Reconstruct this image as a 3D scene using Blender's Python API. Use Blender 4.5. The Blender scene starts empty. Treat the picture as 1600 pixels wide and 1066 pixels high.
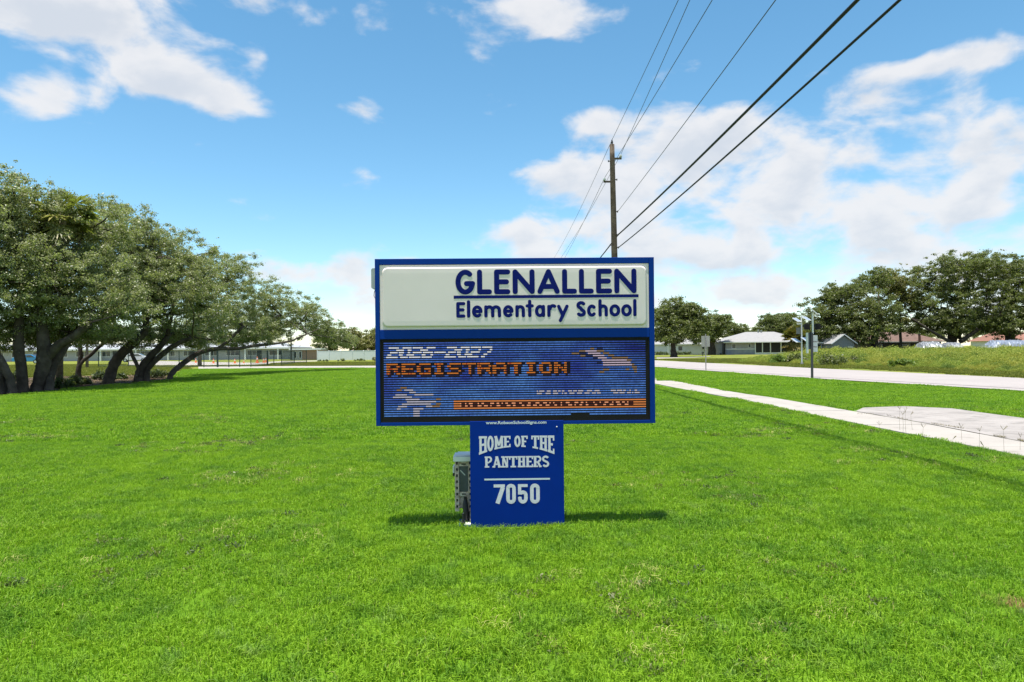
import bpy, math, random
import numpy as np
from mathutils import Vector, Matrix
R = math.radians
D = bpy.data
scene = bpy.context.scene
COL = scene.collection
random.seed(7)
rng = np.random.default_rng(7)

# ------------------------------------------------------------------ camera
EYE = 1.55
FPX = 1067.0
ROLL = 0.009
cam_d = D.cameras.new('camera')
cam_d.sensor_width = 36.0
cam_d.lens = 36.0 * FPX / 1600.0
cam_d.shift_y = 13.5 / 1600.0
cam_d.clip_start = 0.05
cam_d.clip_end = 6000
cam = D.objects.new('camera', cam_d)
COL.objects.link(cam)
cr, sr = math.cos(ROLL), math.sin(ROLL)
RV, UV, FV = Vector((cr, 0, -sr)), Vector((sr, 0, cr)), Vector((0, 1, 0))
cam.matrix_world = Matrix(((RV.x, UV.x, -FV.x, 0), (RV.y, UV.y, -FV.y, 0), (RV.z, UV.z, -FV.z, EYE), (0, 0, 0, 1)))
scene.camera = cam

def ray(px, py):
    u = (px - 800) / FPX
    v = (533 - py + 13.5) / FPX
    return FV + RV * u + UV * v

def A(px, py, Y):
    """the point seen at (px, py) of the photograph, Y metres away"""
    d = ray(px, py)
    return Vector((0, 0, EYE)) + d * Y

def P(px, py):
    """the point of the ground seen at (px, py)"""
    d = ray(px, py)
    t = -EYE / d.z
    return Vector((d.x * t, t, 0.0))

# ------------------------------------------------------------------ light
SUN = Vector((-0.07, -0.08, 0.99)).normalized()
SUN_EL = math.asin(SUN.z)
SUN_AZ = math.atan2(SUN.x, SUN.y)
sun_d = D.lights.new('sun', 'SUN')
sun_d.energy = 5.0
sun_d.angle = R(0.53)
sun_d.color = (1.0, 0.955, 0.88)
sun = D.objects.new('sun', sun_d)
COL.objects.link(sun)
sun.rotation_euler = (-SUN).to_track_quat('-Z', 'Y').to_euler()
sun.location = (-20, 10, 60)

world = D.worlds.new('World')
scene.world = world
world.use_nodes = True
wt = world.node_tree
wt.nodes.clear()

class NT:
    """small helper that writes node expressions"""
    def __init__(s, tree): s.t = tree
    def n(s, kind, **kw):
        nd = s.t.nodes.new(kind)
        for k, v in kw.items(): setattr(nd, k, v)
        return nd
    def put(s, sock, v):
        if isinstance(v, (int, float)): sock.default_value = v
        elif isinstance(v, (tuple, list)):
            v = tuple(v)
            if len(v) == 3 and sock.type == 'RGBA': v = v + (1,)
            sock.default_value = v
        else: s.t.links.new(v, sock)
    def m(s, op, a, b=0.0, c=0.0, clamp=False):
        nd = s.n('ShaderNodeMath', operation=op, use_clamp=clamp)
        s.put(nd.inputs[0], a); s.put(nd.inputs[1], b); s.put(nd.inputs[2], c)
        return nd.outputs[0]
    def noise(s, vec, scale, detail=4, rough=0.55, dist=0.0, col=False):
        nd = s.n('ShaderNodeTexNoise')
        if vec is not None: s.t.links.new(vec, nd.inputs['Vector'])
        nd.inputs['Scale'].default_value = scale
        nd.inputs['Detail'].default_value = detail
        nd.inputs['Roughness'].default_value = rough
        nd.inputs['Distortion'].default_value = dist
        return nd.outputs['Color' if col else 'Fac']
    def ramp(s, fac, stops, interp='LINEAR'):
        nd = s.n('ShaderNodeValToRGB')
        s.put(nd.inputs[0], fac)
        cr_ = nd.color_ramp; cr_.interpolation = interp
        while len(cr_.elements) < len(stops): cr_.elements.new(0.5)
        for e, (p, c) in zip(cr_.elements, stops):
            e.position = p; e.color = tuple(c) + ((1,) if len(c) == 3 else ())
        return nd.outputs[0]
    def mix(s, fac, a, b, mode='MIX'):
        nd = s.n('ShaderNodeMix', data_type='RGBA', blend_type=mode)
        s.put(nd.inputs[0], fac); s.put(nd.inputs[6], a); s.put(nd.inputs[7], b)
        return nd.outputs[2]
    def smooth(s, x, lo, hi):
        nd = s.n('ShaderNodeMapRange', interpolation_type='SMOOTHSTEP')
        s.put(nd.inputs['Value'], x)
        nd.inputs['From Min'].default_value = lo; nd.inputs['From Max'].default_value = hi
        return nd.outputs[0]
    def map(s, vec, scale=(1, 1, 1), loc=(0, 0, 0)):
        nd = s.n('ShaderNodeMapping')
        s.t.links.new(vec, nd.inputs[0])
        nd.inputs['Location'].default_value = loc
        nd.inputs['Scale'].default_value = scale
        return nd.outputs[0]

w = NT(wt)
sky = w.n('ShaderNodeTexSky', sky_type='NISHITA', sun_disc=False)
sky.sun_elevation = SUN_EL
sky.sun_rotation = SUN_AZ
sky.altitude = 0
sky.air_density = 0.9
sky.dust_density = 0.0
sky.ozone_density = 2.0
tc = w.n('ShaderNodeTexCoord')
sep = w.n('ShaderNodeSeparateXYZ')
wt.links.new(tc.outputs['Generated'], sep.inputs[0])
dx, dy, dz = sep.outputs
az = w.m('ARCTAN2', dx, dy)
el = w.m('ARCSINE', dz)
SKY_K = 0.108
def azel(px, py):
    d = ray(px, py).normalized()
    return math.atan2(d.x, d.y), math.asin(d.z)
# clouds: centre x, y and half sizes in the photograph's pixels, weight
CLOUDS = [(90, 30, 190, 58, 1.0), (60, 138, 130, 40, .95), (200, 60, 80, 50, .7), (215, 105, 70, 28, .6), (285, 125, 95, 34, .85), (345, 148, 60, 26, .6), (406, 92, 30, 28, .9),
          (570, 172, 28, 16, .5), (850, 14, 66, 48, 1.0), (925, 182, 42, 20, .62), (838, 364, 60, 38, .95),
          (575, 425, 85, 34, 1.0), (490, 428, 90, 22, .85), (545, 470, 80, 20, .5), (1010, 300, 130, 95, .8), (1150, 265, 230, 65, .95), (1330, 310, 320, 72, 1.0),
          (1040, 390, 260, 45, .6), (1180, 455, 330, 42, .85), (1440, 240, 90, 42, .75), (1560, 275, 110, 66, .9), (1340, 165, 60, 26, .6), (1450, 100, 110, 24, .72), (1560, 80, 80, 24, .65),
          (1520, 155, 60, 35, .6), (1240, 185, 150, 35, .7), (1040, 175, 70, 28, .55), (1560, 380, 150, 45, .7), (1420, 400, 160, 40, .5), (700, 470, 260, 30, .35), (900, 262, 60, 30, .4), (90, -60, 260, 50, .8)]
mask = None
for (x, y, a, b, wgt) in CLOUDS:
    a0, e0 = azel(x, y)
    a1, e1 = azel(x + a, y)[0] - a0, azel(x, y - b)[1] - e0
    u = w.m('MULTIPLY', w.m('SUBTRACT', az, a0), 1 / max(a1, .01))
    v = w.m('MULTIPLY', w.m('SUBTRACT', el, e0), 1 / max(e1, .01))
    q = w.m('ADD', w.m('MULTIPLY', u, u), w.m('MULTIPLY', v, v))
    q = w.m('MULTIPLY', w.m('EXPONENT', w.m('MULTIPLY', q, -0.9)), wgt)
    mask = q if mask is None else w.m('ADD', mask, w.m('MULTIPLY', w.m('SUBTRACT', 1.0, mask), q))
gv = w.map(tc.outputs['Generated'], (1, 1, 1.9))
n1 = w.noise(gv, 9.0, 10, .53, .18)
n2 = w.noise(w.map(tc.outputs['Generated'], (1, 1, 1.9), (0, 0, .03)), 9.0, 6, .53, .18)
# away from the view: the same kind of broken clouds
side = w.smooth(w.m('ABSOLUTE', az), .68, .95)
hi = w.smooth(el, .52, .75)
out_ = w.m('MAXIMUM', side, hi)
gen = w.m('MULTIPLY', w.smooth(w.noise(gv, 2.2, 3, .5), .42, .66), out_)
mask = w.m('MAXIMUM', mask, gen)
dens = w.m('ADD', w.m('MULTIPLY', mask, 1.15), w.m('MULTIPLY', w.m('SUBTRACT', n1, .5), 3.3))
cov = w.smooth(dens, .36, 1.02)
cov = w.m('MULTIPLY', cov, .93)
thick = w.m('ADD', w.m('MULTIPLY', mask, .6), w.m('MULTIPLY', w.m('SUBTRACT', n2, .5), 3.2))
shade = w.smooth(thick, .25, 1.1)
CLOUD_K = 4.6
ccol = w.mix(shade, tuple(CLOUD_K * c for c in (1.0, 1.0, 1.02)), tuple(CLOUD_K * c for c in (.78, .83, .91)))
hs = w.n('ShaderNodeHueSaturation'); hs.inputs['Saturation'].default_value = 1.16; hs.inputs['Hue'].default_value = .483; wt.links.new(sky.outputs[0], hs.inputs['Color']); skyc = hs.outputs[0]
fin = w.mix(cov, skyc, ccol)
bg = w.n('ShaderNodeBackground')
wt.links.new(fin, bg.inputs[0])
bg.inputs[1].default_value = SKY_K
wo = w.n('ShaderNodeOutputWorld')
wt.links.new(bg.outputs[0], wo.inputs[0])
world.cycles.sampling_method = 'MANUAL'
world.cycles.sample_map_resolution = 512

vs = scene.view_settings
vs.view_transform = 'Standard'; vs.look = 'None'; vs.gamma = 1.0; vs.use_curve_mapping = False
vs.exposure = 0.85
scene.cycles.max_bounces = 6
scene.cycles.diffuse_bounces = 3
scene.cycles.glossy_bounces = 2
scene.cycles.transmission_bounces = 3
scene.cycles.transparent_max_bounces = 6
scene.cycles.use_denoising = True
scene.cycles.denoising_prefilter = 'ACCURATE'

# ------------------------------------------------------------------ materials
def mat(name, rgb, rough=.8, spec=.3, metal=0.0, var=.12, scale=4.0, bump=0.0, bscale=40.0, col2=None, stain=None, emit=None, trans=0.0):
    m = D.materials.new(name); m.use_nodes = True
    t = m.node_tree; t.nodes.clear(); k = NT(t)
    tcn = k.n('ShaderNodeTexCoord'); obj_v = tcn.outputs['Object']
    bs = k.n('ShaderNodeBsdfPrincipled'); o = k.n('ShaderNodeOutputMaterial')
    c2 = col2 or tuple(c * (1 - var) for c in rgb)
    c1 = rgb if col2 else tuple(min(1, c * (1 + var)) for c in rgb)
    f = k.noise(obj_v, scale, 5, .6)
    f = k.smooth(f, .3, .7)
    col = k.mix(f, c2, c1)
    if stain:
        sc, thr, sc_rgb, amt = stain
        g = k.smooth(k.noise(obj_v, sc, 6, .65), thr, thr + .12)
        col = k.mix(k.m('MULTIPLY', g, amt), col, sc_rgb)
    t.links.new(col, bs.inputs['Base Color'])
    bs.inputs['Roughness'].default_value = rough
    bs.inputs['Specular IOR Level'].default_value = spec
    bs.inputs['Metallic'].default_value = metal
    if bump:
        bn = k.n('ShaderNodeBump'); bn.inputs['Strength'].default_value = bump; bn.inputs['Distance'].default_value = .02
        t.links.new(k.noise(obj_v, bscale, 5, .6), bn.inputs['Height'])
        t.links.new(bn.outputs[0], bs.inputs['Normal'])
    if emit:
        bs.inputs['Emission Color'].default_value = tuple(emit[:3]) + (1,)
        bs.inputs['Emission Strength'].default_value = emit[3]
    t.links.new(bs.outputs[0], o.inputs[0])
    return m

def leafmat(name, dark, mid, light, rough=.45, spec=.45, transl=.3, patch=.35, pcol=None):
    m = D.materials.new(name); m.use_nodes = True
    t = m.node_tree; t.nodes.clear(); k = NT(t)
    at = k.n('ShaderNodeAttribute', attribute_name='rnd')
    ge = k.n('ShaderNodeNewGeometry')
    col = k.ramp(at.outputs['Fac'], [(0, dark), (.5, mid), (1, light)])
    nz = k.smooth(k.noise(ge.outputs['Position'], patch, 3, .6), .35, .7)
    col = k.mix(k.m('MULTIPLY', nz, .55), col, pcol or tuple(c * 1.35 for c in mid))
    bs = k.n('ShaderNodeBsdfPrincipled'); tl = k.n('ShaderNodeBsdfTranslucent'); mx = k.n('ShaderNodeMixShader'); o = k.n('ShaderNodeOutputMaterial')
    t.links.new(col, bs.inputs['Base Color']); bs.inputs['Roughness'].default_value = rough; bs.inputs['Specular IOR Level'].default_value = spec
    tcol = k.mix(.5, col, (.30, .42, .04, 1), 'MIX')
    t.links.new(tcol, tl.inputs[0])
    mx.inputs[0].default_value = transl
    t.links.new(bs.outputs[0], mx.inputs[1]); t.links.new(tl.outputs[0], mx.inputs[2]); t.links.new(mx.outputs[0], o.inputs[0])
    return m

M = {}
M['blue'] = mat('blue_paint', (.0005, .036, .26), .55, .10, var=.06, scale=1.5, stain=(3, .62, (.01, .055, .27), .3))
M['bluelow'] = mat('blue_vinyl', (.0005, .028, .26), .6, .08, var=.08, scale=2.5, stain=(6, .6, (.008, .045, .27), .3))
M['acrylic'] = mat('white_acrylic', (.80, .70, .69), .35, .3, var=.03, scale=2, stain=(3, .6, (.74, .68, .67), .5))
M['navy'] = mat('navy_vinyl', (.001, .008, .14), .55, .12, var=.12, scale=30)
M['blackpl'] = mat('black_bezel', (.012, .011, .011), .6, .15, var=.2)
M['silver'] = mat('silver_vinyl', (.76, .72, .80), .5, .3, var=.05, scale=60, stain=(90, .6, (.52, .55, .62), .5))
M['whitev'] = mat('white_vinyl', (.7, .74, .8), .5, .4, var=.04)
M['greypl'] = mat('grey_plastic', (.42, .46, .45), .5, .4, var=.08, scale=8)
M['galv'] = mat('weathered_metal', (.36, .34, .33), .45, .5, .55, var=.3, scale=25, stain=(40, .5, (.13, .09, .07), .8), bump=.4)
M['brownm'] = mat('brown_metal', (.50, .38, .34), .5, .4, .2, var=.35, scale=30, stain=(50, .5, (.75, .72, .70), .7), bump=.4)
M['glassd'] = mat('dark_grey_panel', (.065, .075, .095), .35, .5, var=.25, scale=12)
M['darkm'] = mat('dark_metal', (.03, .03, .032), .5, .5, .3)
M['whitem'] = mat('white_paint', (.72, .72, .70), .45, .4, var=.06, stain=(6, .6, (.4, .38, .33), .35))
M['polew'] = mat('weathered_pole_wood', (.11, .085, .065), .9, .1, var=.35, scale=3, bump=.6, bscale=30, stain=(5, .55, (.05, .04, .035), .6))
M['cable'] = mat('black_cable', (.012, .012, .014), .6, .3)
M['wire'] = mat('grey_wire', (.07, .075, .08), .5, .4, .4)
M['concrete'] = mat('sidewalk_concrete', (.32, .295, .27), .9, .15, var=.07, scale=.8, stain=(1.7, .56, (.24, .22, .20), .8), bump=.3, bscale=60)
M['apron'] = mat('apron_concrete', (.285, .262, .248), .9, .15, var=.12, scale=1.2, stain=(2.5, .5, (.20, .185, .175), .7), bump=.5, bscale=45)
M['road'] = mat('worn_road', (.30, .272, .265), .9, .15, var=.05, scale=.35, stain=(.8, .6, (.26, .24, .235), .5), bump=.3, bscale=50)
M['seam'] = mat('road_seam', (.17, .15, .16), .95, .1, var=.3, scale=2)
M['mulch'] = mat('leaf_litter', (.075, .05, .035), .95, .1, scale=3, bump=.8, bscale=12, col2=(.035, .025, .016), stain=(6, .58, (.19, .14, .09), .7))
M['bark'] = mat('oak_bark', (.09, .074, .062), .95, .1, scale=2.5, bump=1.0, bscale=14, col2=(.04, .033, .027), stain=(4, .6, (.26, .24, .20), .6))
M['palmbark'] = mat('palm_bark', (.25, .21, .17), .95, .1, scale=4, bump=.8, bscale=12, col2=(.14, .11, .09))
M['leaf'] = leafmat('live_oak_leaves', (.075, .090, .036), (.215, .23, .095), (.44, .45, .28), .42, .6, .42, .5, (.27, .275, .115))
M['leaff'] = leafmat('oak_leaves', (.03, .042, .014), (.10, .12, .036), (.21, .22, .085), .5, .4, .32, .15, (.135, .145, .042))
M['leafd'] = leafmat('dark_pine_leaves', (.03, .05, .022), (.075, .105, .038), (.14, .17, .07), .55, .3, .2, .12, (.06, .075, .025))
M['leafo'] = leafmat('olive_leaves', (.08, .085, .025), (.19, .18, .06), (.32, .29, .11), .55, .3, .25, .2, (.14, .13, .035))
M['shrub'] = leafmat('shrub_leaves', (.04, .075, .012), (.10, .165, .026), (.2, .28, .05), .55, .3, .3, .4, (.14, .19, .03))
M['weed'] = leafmat('weed_leaves', (.06, .12, .02), (.20, .28, .035), (.48, .50, .10), .6, .3, .35, .22, (.42, .34, .06))
M['palmleaf'] = leafmat('palm_fronds', (.05, .07, .015), (.12, .14, .03), (.32, .27, .07), .45, .4, .3, .6)
M['palm2'] = leafmat('yellowing_palm_fronds', (.025, .04, .01), (.10, .10, .025), (.40, .28, .07), .5, .3, .12, .8, (.07, .08, .02))
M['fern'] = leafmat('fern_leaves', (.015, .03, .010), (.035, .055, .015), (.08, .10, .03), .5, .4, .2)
M['thatch'] = mat('thatch', (.42, .40, .14), .8, .1, var=.2)
M['straw'] = mat('dry_stalk', (.16, .14, .07), .9, .1, var=.3)

def grassmat(name, yellow):
    m = D.materials.new(name); m.use_nodes = True
    t = m.node_tree; t.nodes.clear(); k = NT(t)
    at = k.n('ShaderNodeAttribute', attribute_name='rnd')
    ge = k.n('ShaderNodeNewGeometry'); pos = ge.outputs['Position']
    if yellow:
        col = k.ramp(at.outputs['Fac'], [(0, (.07, .10, .012)), (.55, (.15, .18, .022)), (1, (.30, .27, .05))])
    else:
        col = k.ramp(at.outputs['Fac'], [(0, (.080, .17, .009)), (.5, (.205, .385, .016)), (.93, (.32, .49, .030)), (.965, (.24, .36, .03)), (1, (.40, .35, .13))])
    big = k.smooth(k.noise(pos, .35, 4, .6, .4), .38, .66)
    col = k.mix(k.m('MULTIPLY', big, .6), col, (.28, .45, .017) if not yellow else (.2, .2, .03))
    sm = k.smooth(k.noise(pos, 2.1, 6, .7, .9), .47, .60)
    col = k.mix(k.m('MULTIPLY', sm, .52), col, (.075, .20, .022) if not yellow else (.06, .10, .01))
    if not yellow:
        fine = k.smooth(k.noise(pos, 5, 4, .7), .56, .70)
        col = k.mix(k.m('MULTIPLY', fine, .5), col, (.28, .38, .12))
        # a worn straw-coloured patch at the right, and a few small ones
        pp = P(1592, 948)
        vd = k.n('ShaderNodeVectorMath', operation='DISTANCE')
        t.links.new(pos, vd.inputs[0]); vd.inputs[1].default_value = (pp.x, pp.y, .02)
        dd = k.m('ADD', vd.outputs['Value'], k.m('MULTIPLY', k.noise(pos, 14, 3, .6), .34))
        col = k.mix(k.m('SUBTRACT', 1.0, k.smooth(dd, .18, .36), clamp=True), col, (.40, .26, .11))
        tan = k.smooth(k.noise(pos, 3.1, 5, .7), .685, .74)
        col = k.mix(k.m('MULTIPLY', tan, .55), col, (.26, .21, .05))
    bs = k.n('ShaderNodeBsdfPrincipled'); tl = k.n('ShaderNodeBsdfTranslucent'); mx = k.n('ShaderNodeMixShader'); o = k.n('ShaderNodeOutputMaterial')
    t.links.new(col, bs.inputs['Base Color']); bs.inputs['Roughness'].default_value = .55; bs.inputs['Specular IOR Level'].default_value = .25
    t.links.new(col, tl.inputs[0])
    mx.inputs[0].default_value = .42
    t.links.new(bs.outputs[0], mx.inputs[1]); t.links.new(tl.outputs[0], mx.inputs[2]); t.links.new(mx.outputs[0], o.inputs[0])
    return m
M['grass'] = grassmat('lawn_blades', False)
M['grassy'] = grassmat('field_blades', True)

def groundmat(name, a, b, c, s1=.15, s2=2.0):
    m = D.materials.new(name); m.use_nodes = True
    t = m.node_tree; t.nodes.clear(); k = NT(t)
    ge = k.n('ShaderNodeNewGeometry'); pos = ge.outputs['Position']
    col = k.mix(k.smooth(k.noise(pos, s1, 5, .6), .35, .65), a, b)
    col = k.mix(k.smooth(k.noise(pos, s2, 6, .7), .52, .7), col, c)
    col = k.mix(k.m('MULTIPLY', k.smooth(k.noise(pos, 14, 4, .7), .45, .6), .3), col, tuple(.6 * x for x in a))
    bs = k.n('ShaderNodeBsdfPrincipled'); o = k.n('ShaderNodeOutputMaterial')
    t.links.new(col, bs.inputs['Base Color']); bs.inputs['Roughness'].default_value = .95; bs.inputs['Specular IOR Level'].default_value = .1
    bn = k.n('ShaderNodeBump'); bn.inputs['Strength'].default_value = .5; bn.inputs['Distance'].default_value = .05
    t.links.new(k.noise(pos, 9, 5, .7), bn.inputs['Height']); t.links.new(bn.outputs[0], bs.inputs['Normal'])
    t.links.new(bs.outputs[0], o.inputs[0])
    return m
M['ground'] = groundmat('far_ground', (.13, .165, .022), (.21, .21, .04), (.10, .14, .02))
M['lawnbase'] = groundmat('lawn_soil', (.08, .17, .008), (.11, .21, .01), (.05, .12, .008), .4, 2.5)
M['verge'] = groundmat('verge_ground', (.12, .16, .025), (.18, .19, .04), (.20, .17, .06), .4, 2.0)

# ------------------------------------------------------------------ mesh helpers
class MB:
    def __init__(s): s.v = []; s.f = []
    def quad(s, a, b, c, d):
        i = len(s.v); s.v += [tuple(a), tuple(b), tuple(c), tuple(d)]; s.f.append((i, i+1, i+2, i+3)); return s
    def poly(s, pts):
        i = len(s.v); s.v += [tuple(p) for p in pts]; s.f.append(tuple(range(i, i + len(pts)))); return s
    def box(s, x0, x1, y0, y1, z0, z1, M_=None):
        i = len(s.v)
        vs_ = [(x, y, z) for z in (z0, z1) for y in (y0, y1) for x in (x0, x1)]
        if M_ is not None: vs_ = [tuple(M_ @ Vector(v)) for v in vs_]
        s.v += vs_
        for f in ((0, 2, 3, 1), (4, 5, 7, 6), (0, 1, 5, 4), (2, 6, 7, 3), (0, 4, 6, 2), (1, 3, 7, 5)):
            s.f.append(tuple(i + k for k in f))
        return s
    def prism(s, pts, off):
        """closed outline pts extruded by off"""
        i = len(s.v); n = len(pts); off = Vector(off)
        s.v += [tuple(p) for p in pts] + [tuple(Vector(p) + off) for p in pts]
        s.f.append(tuple(i + k for k in range(n))[::-1]); s.f.append(tuple(i + n + k for k in range(n)))
        for k in range(n): s.f.append((i + k, i + (k+1) % n, i + n + (k+1) % n, i + n + k))
        return s
    def tube(s, pts, rad, n=8, cap=True, wob=0.0):
        pts = [Vector(p) for p in pts]
        if isinstance(rad, (int, float)): rad = [rad] * len(pts)
        rings = []; prev = None
        for j, p in enumerate(pts):
            d = (pts[min(j+1, len(pts)-1)] - pts[max(j-1, 0)])
            d = d.normalized() if d.length > 1e-9 else Vector((0, 0, 1))
            if prev is None:
                ref = Vector((0, 0, 1)) if abs(d.z) < .9 else Vector((1, 0, 0))
                a = d.cross(ref).normalized()
            else:
                a = (prev - d * prev.dot(d)).normalized()
            prev = a; b = d.cross(a)
            ring = []
            for k in range(n):
                th = 2 * math.pi * k / n
                rr = rad[j] * (1 + (random.uniform(-wob, wob) if wob else 0))
                ring.append(len(s.v)); s.v.append(tuple(p + (a * math.cos(th) + b * math.sin(th)) * rr))
            rings.append(ring)
        for r0, r1 in zip(rings, rings[1:]):
            for k in range(n): s.f.append((r0[k], r0[(k+1) % n], r1[(k+1) % n], r1[k]))
        if cap: s.f.append(tuple(rings[0][::-1])); s.f.append(tuple(rings[-1]))
        return s
    def cyl(s, p, q, r0, r1=None, n=12): return s.tube([p, q], [r0, r0 if r1 is None else r1], n)
    def mesh(s, name, m, smooth=False):
        me = D.meshes.new(name); me.from_pydata(s.v, [], s.f); me.update()
        if m is not None: me.materials.append(m)
        if smooth: me.polygons.foreach_set('use_smooth', [True] * len(me.polygons))
        return me
    def obj(s, name, m, parent=None, smooth=False, bevel=0.0, loc=None):
        o = D.objects.new(name, s.mesh(name, m, smooth)); COL.objects.link(o)
        if parent is not None: o.parent = parent
        if loc is not None: o.location = loc
        if bevel:
            b = o.modifiers.new('bevel', 'BEVEL'); b.width = bevel; b.segments = 2; b.limit_method = 'ANGLE'
        return o

def tag(o, label=None, cat=None, group=None, kind=None):
    if label: o['label'] = label
    if cat: o['category'] = cat
    if group: o['group'] = group
    if kind: o['kind'] = kind
    return o
def empty(name, loc, label, cat, rz=0.0, group=None):
    o = D.objects.new(name, None); o.empty_display_size = .3; COL.objects.link(o)
    o.location = loc; o.rotation_euler = (0, 0, rz)
    return tag(o, label, cat, group)
def sheet(name, pts, z, m, kind='structure', parent=None):
    """a flat outline in the ground plane, triangulated"""
    import bmesh
    bm = bmesh.new()
    vs_ = [bm.verts.new((p[0], p[1], z)) for p in pts]
    f = bm.faces.new(vs_); bm.normal_update()
    if f.normal.z < 0: f.normal_flip()
    bmesh.ops.triangulate(bm, faces=[f])
    me = D.meshes.new(name); bm.to_mesh(me); bm.free(); me.materials.append(m)
    o = D.objects.new(name, me); COL.objects.link(o)
    if parent: o.parent = parent
    if kind: o['kind'] = kind
    return o
def numpy_mesh(name, V, nper, m, rnd=None, smooth=False):
    """faces of nper vertices each, V of shape (F*nper, 3)"""
    me = D.meshes.new(name); nv = len(V); nf = nv // nper
    me.vertices.add(nv); me.vertices.foreach_set('co', V.astype(np.float32).ravel())
    me.loops.add(nv); me.loops.foreach_set('vertex_index', np.arange(nv, dtype=np.int32))
    me.polygons.add(nf); me.polygons.foreach_set('loop_start', np.arange(0, nv, nper, dtype=np.int32))
    try: me.polygons.foreach_set('loop_total', np.full(nf, nper, dtype=np.int32))
    except Exception: pass
    me.update(calc_edges=True)
    if rnd is not None:
        a = me.attributes.new('rnd', 'FLOAT', 'FACE'); a.data.foreach_set('value', rnd.astype(np.float32))
    me.materials.append(m)
    return me

# ------------------------------------------------------------------ the ground, roads and paths
def xy(pts): return [(p[0], p[1]) for p in pts]
sheet('ground', [(-2500, -300), (2500, -300), (2500, 4000), (-2500, 4000)], 0.0, M['ground'])

ROAD_NEAR = [(20.8, -14), P(1600, 612), P(1270, 592), P(1026, 574), (8.2, 92), (-4, 200), (-26, 400)]
ROAD_FAR = [(29.5, -14), P(1600, 592), P(1300, 577.5), P(1026, 563.7), (16.3, 105), (6.6, 200), (-15, 400)]
ROAD = xy(ROAD_NEAR) + xy(ROAD_FAR)[::-1]
sheet('road', ROAD, .030, M['road'])
seam_a = [Vector((p[0] + .95, p[1], 0)) for p in ROAD_NEAR[:5]]
seam_b = [Vector((p[0] + 1.13, p[1], 0)) for p in ROAD_NEAR[:5]]
sheet('road_seam', xy(seam_a) + xy(seam_b)[::-1], .034, M['seam'])

# sidewalk edges as x over y
SN = [(7.0, -8), (7.02, 9.36), P(1262, 648), P(1150, 624), P(1075, 610.6), P(1026, 601)]
SF = [(8.5, -8), P(1600, 694), P(1431, 661), P(1300, 638.7), P(1210, 623), P(1150, 615), P(1075, 600), P(1026, 591)]
sn_y = [p[1] for p in SN]; sn_x = [p[0] for p in SN]; sf_y = [p[1] for p in SF]; sf_x = [p[0] for p in SF]
XN = lambda y: float(np.interp(y, sn_y, sn_x)); XF = lambda y: float(np.interp(y, sf_y, sf_x))
Y0, Y1 = -8.0, P(1026, 596)[1]
ys = list(np.arange(Y0, Y1, .5)) + [Y1]
SIDE = [(XN(y), y) for y in ys] + [(XF(y), y) for y in ys[::-1]]
walk = sheet('sidewalk', [(x + (.03 if i < len(ys) else -.03), y) for i, (x, y) in enumerate(SIDE)], .008, M['seam'])
yy = Y0; k = 0
while yy < Y1 - .2:
    y2 = min(yy + 1.52, Y1)
    if y2 > 3.0:
        tilt = random.uniform(-.004, .004)
        mb = MB(); g = .013
        a, b = yy + g, y2 - g
        xs = [(XN(a), a), (XF(a), a), (XF(b), b), (XN(b), b)]
        mb.prism([(x, y, .004) for x, y in xs], (0, 0, .026 + tilt))
        mb.obj('slab', M['concrete'], walk, bevel=.004)
    yy = y2; k += 1
# far path that crosses behind the sign and runs on to the left
FP_N = [P(1026, 601), P(960, 590), P(900, 583), P(800, 577.5), P(590, 574.8), P(470, 575.5), P(310, 577)]
FP_F = [P(1026, 592), P(950, 581), P(850, 575), P(800, 574), P(590, 572), P(470, 572.5), P(310, 573.5)]
FARPATH = xy(FP_N) + xy(FP_F)[::-1]
sheet('footpath', FARPATH, .026, M['concrete'])
# concrete pad against the sidewalk
PADF = [P(1338, 644), P(1349, 638.7), P(1412, 636.5), P(1487, 640), P(1544, 648), P(1600, 655.6), P(1660, 664), P(1760, 684), (11.6, 8.5), (11.3, 5.5), (9.5, 3.5)]
pad_near = [(XF(y) + .035, y) for y in np.linspace(3.5, P(1338, 644)[1], 14)]
PAD = xy(PADF) + pad_near
pad = sheet('concrete_pad', PAD, .030, M['apron'])
# driveway at the left, in front of the wire fence
DRIVE = xy([P(200, 571), P(310, 571.5), P(400, 570.5), P(440, 566.5), P(500, 564.5), P(500, 563.5), P(440, 564.5), P(395, 567), P(330, 566), P(240, 564), P(200, 565)])
sheet('driveway', DRIVE, .012, M['concrete'])
DRIVE2 = xy([P(1026, 560.5), P(1085, 559), P(1110, 557.5), P(1110, 556.8), P(1080, 557.5), P(1026, 558.8)])
sheet('driveway', DRIVE2, .012, M['concrete'])
# lawn base
LAWN = [(-45, -4), (-45, 26)] + xy([P(-40, 622), P(0, 619), P(70, 613), P(130, 605), P(200, 600), P(262, 594), P(285, 578), P(310, 577.2), P(470, 575.7), P(590, 575), P(800, 574.8), P(900, 572), P(1026, 574.3), P(1270, 592.3), P(1600, 612.5)]) + [(20.6, -4)]
sheet('lawn', LAWN, .004, M['lawnbase'])
VERGE = xy([P(1600, 591.6), P(1300, 577.2), P(1026, 563.4), P(1026, 556), P(1150, 556), P(1300, 560), P(1600, 573)]) 
sheet('verge', VERGE, .006, M['verge'])
MULCH = xy([P(-60, 632), P(0, 621), P(60, 615.5), P(130, 607), P(200, 601), P(262, 596), P(275, 590), P(250, 586), P(180, 587), P(120, 588), P(0, 592), P(-80, 596)])
sheet('mulch_bed', MULCH, .010, M['mulch'])

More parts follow.
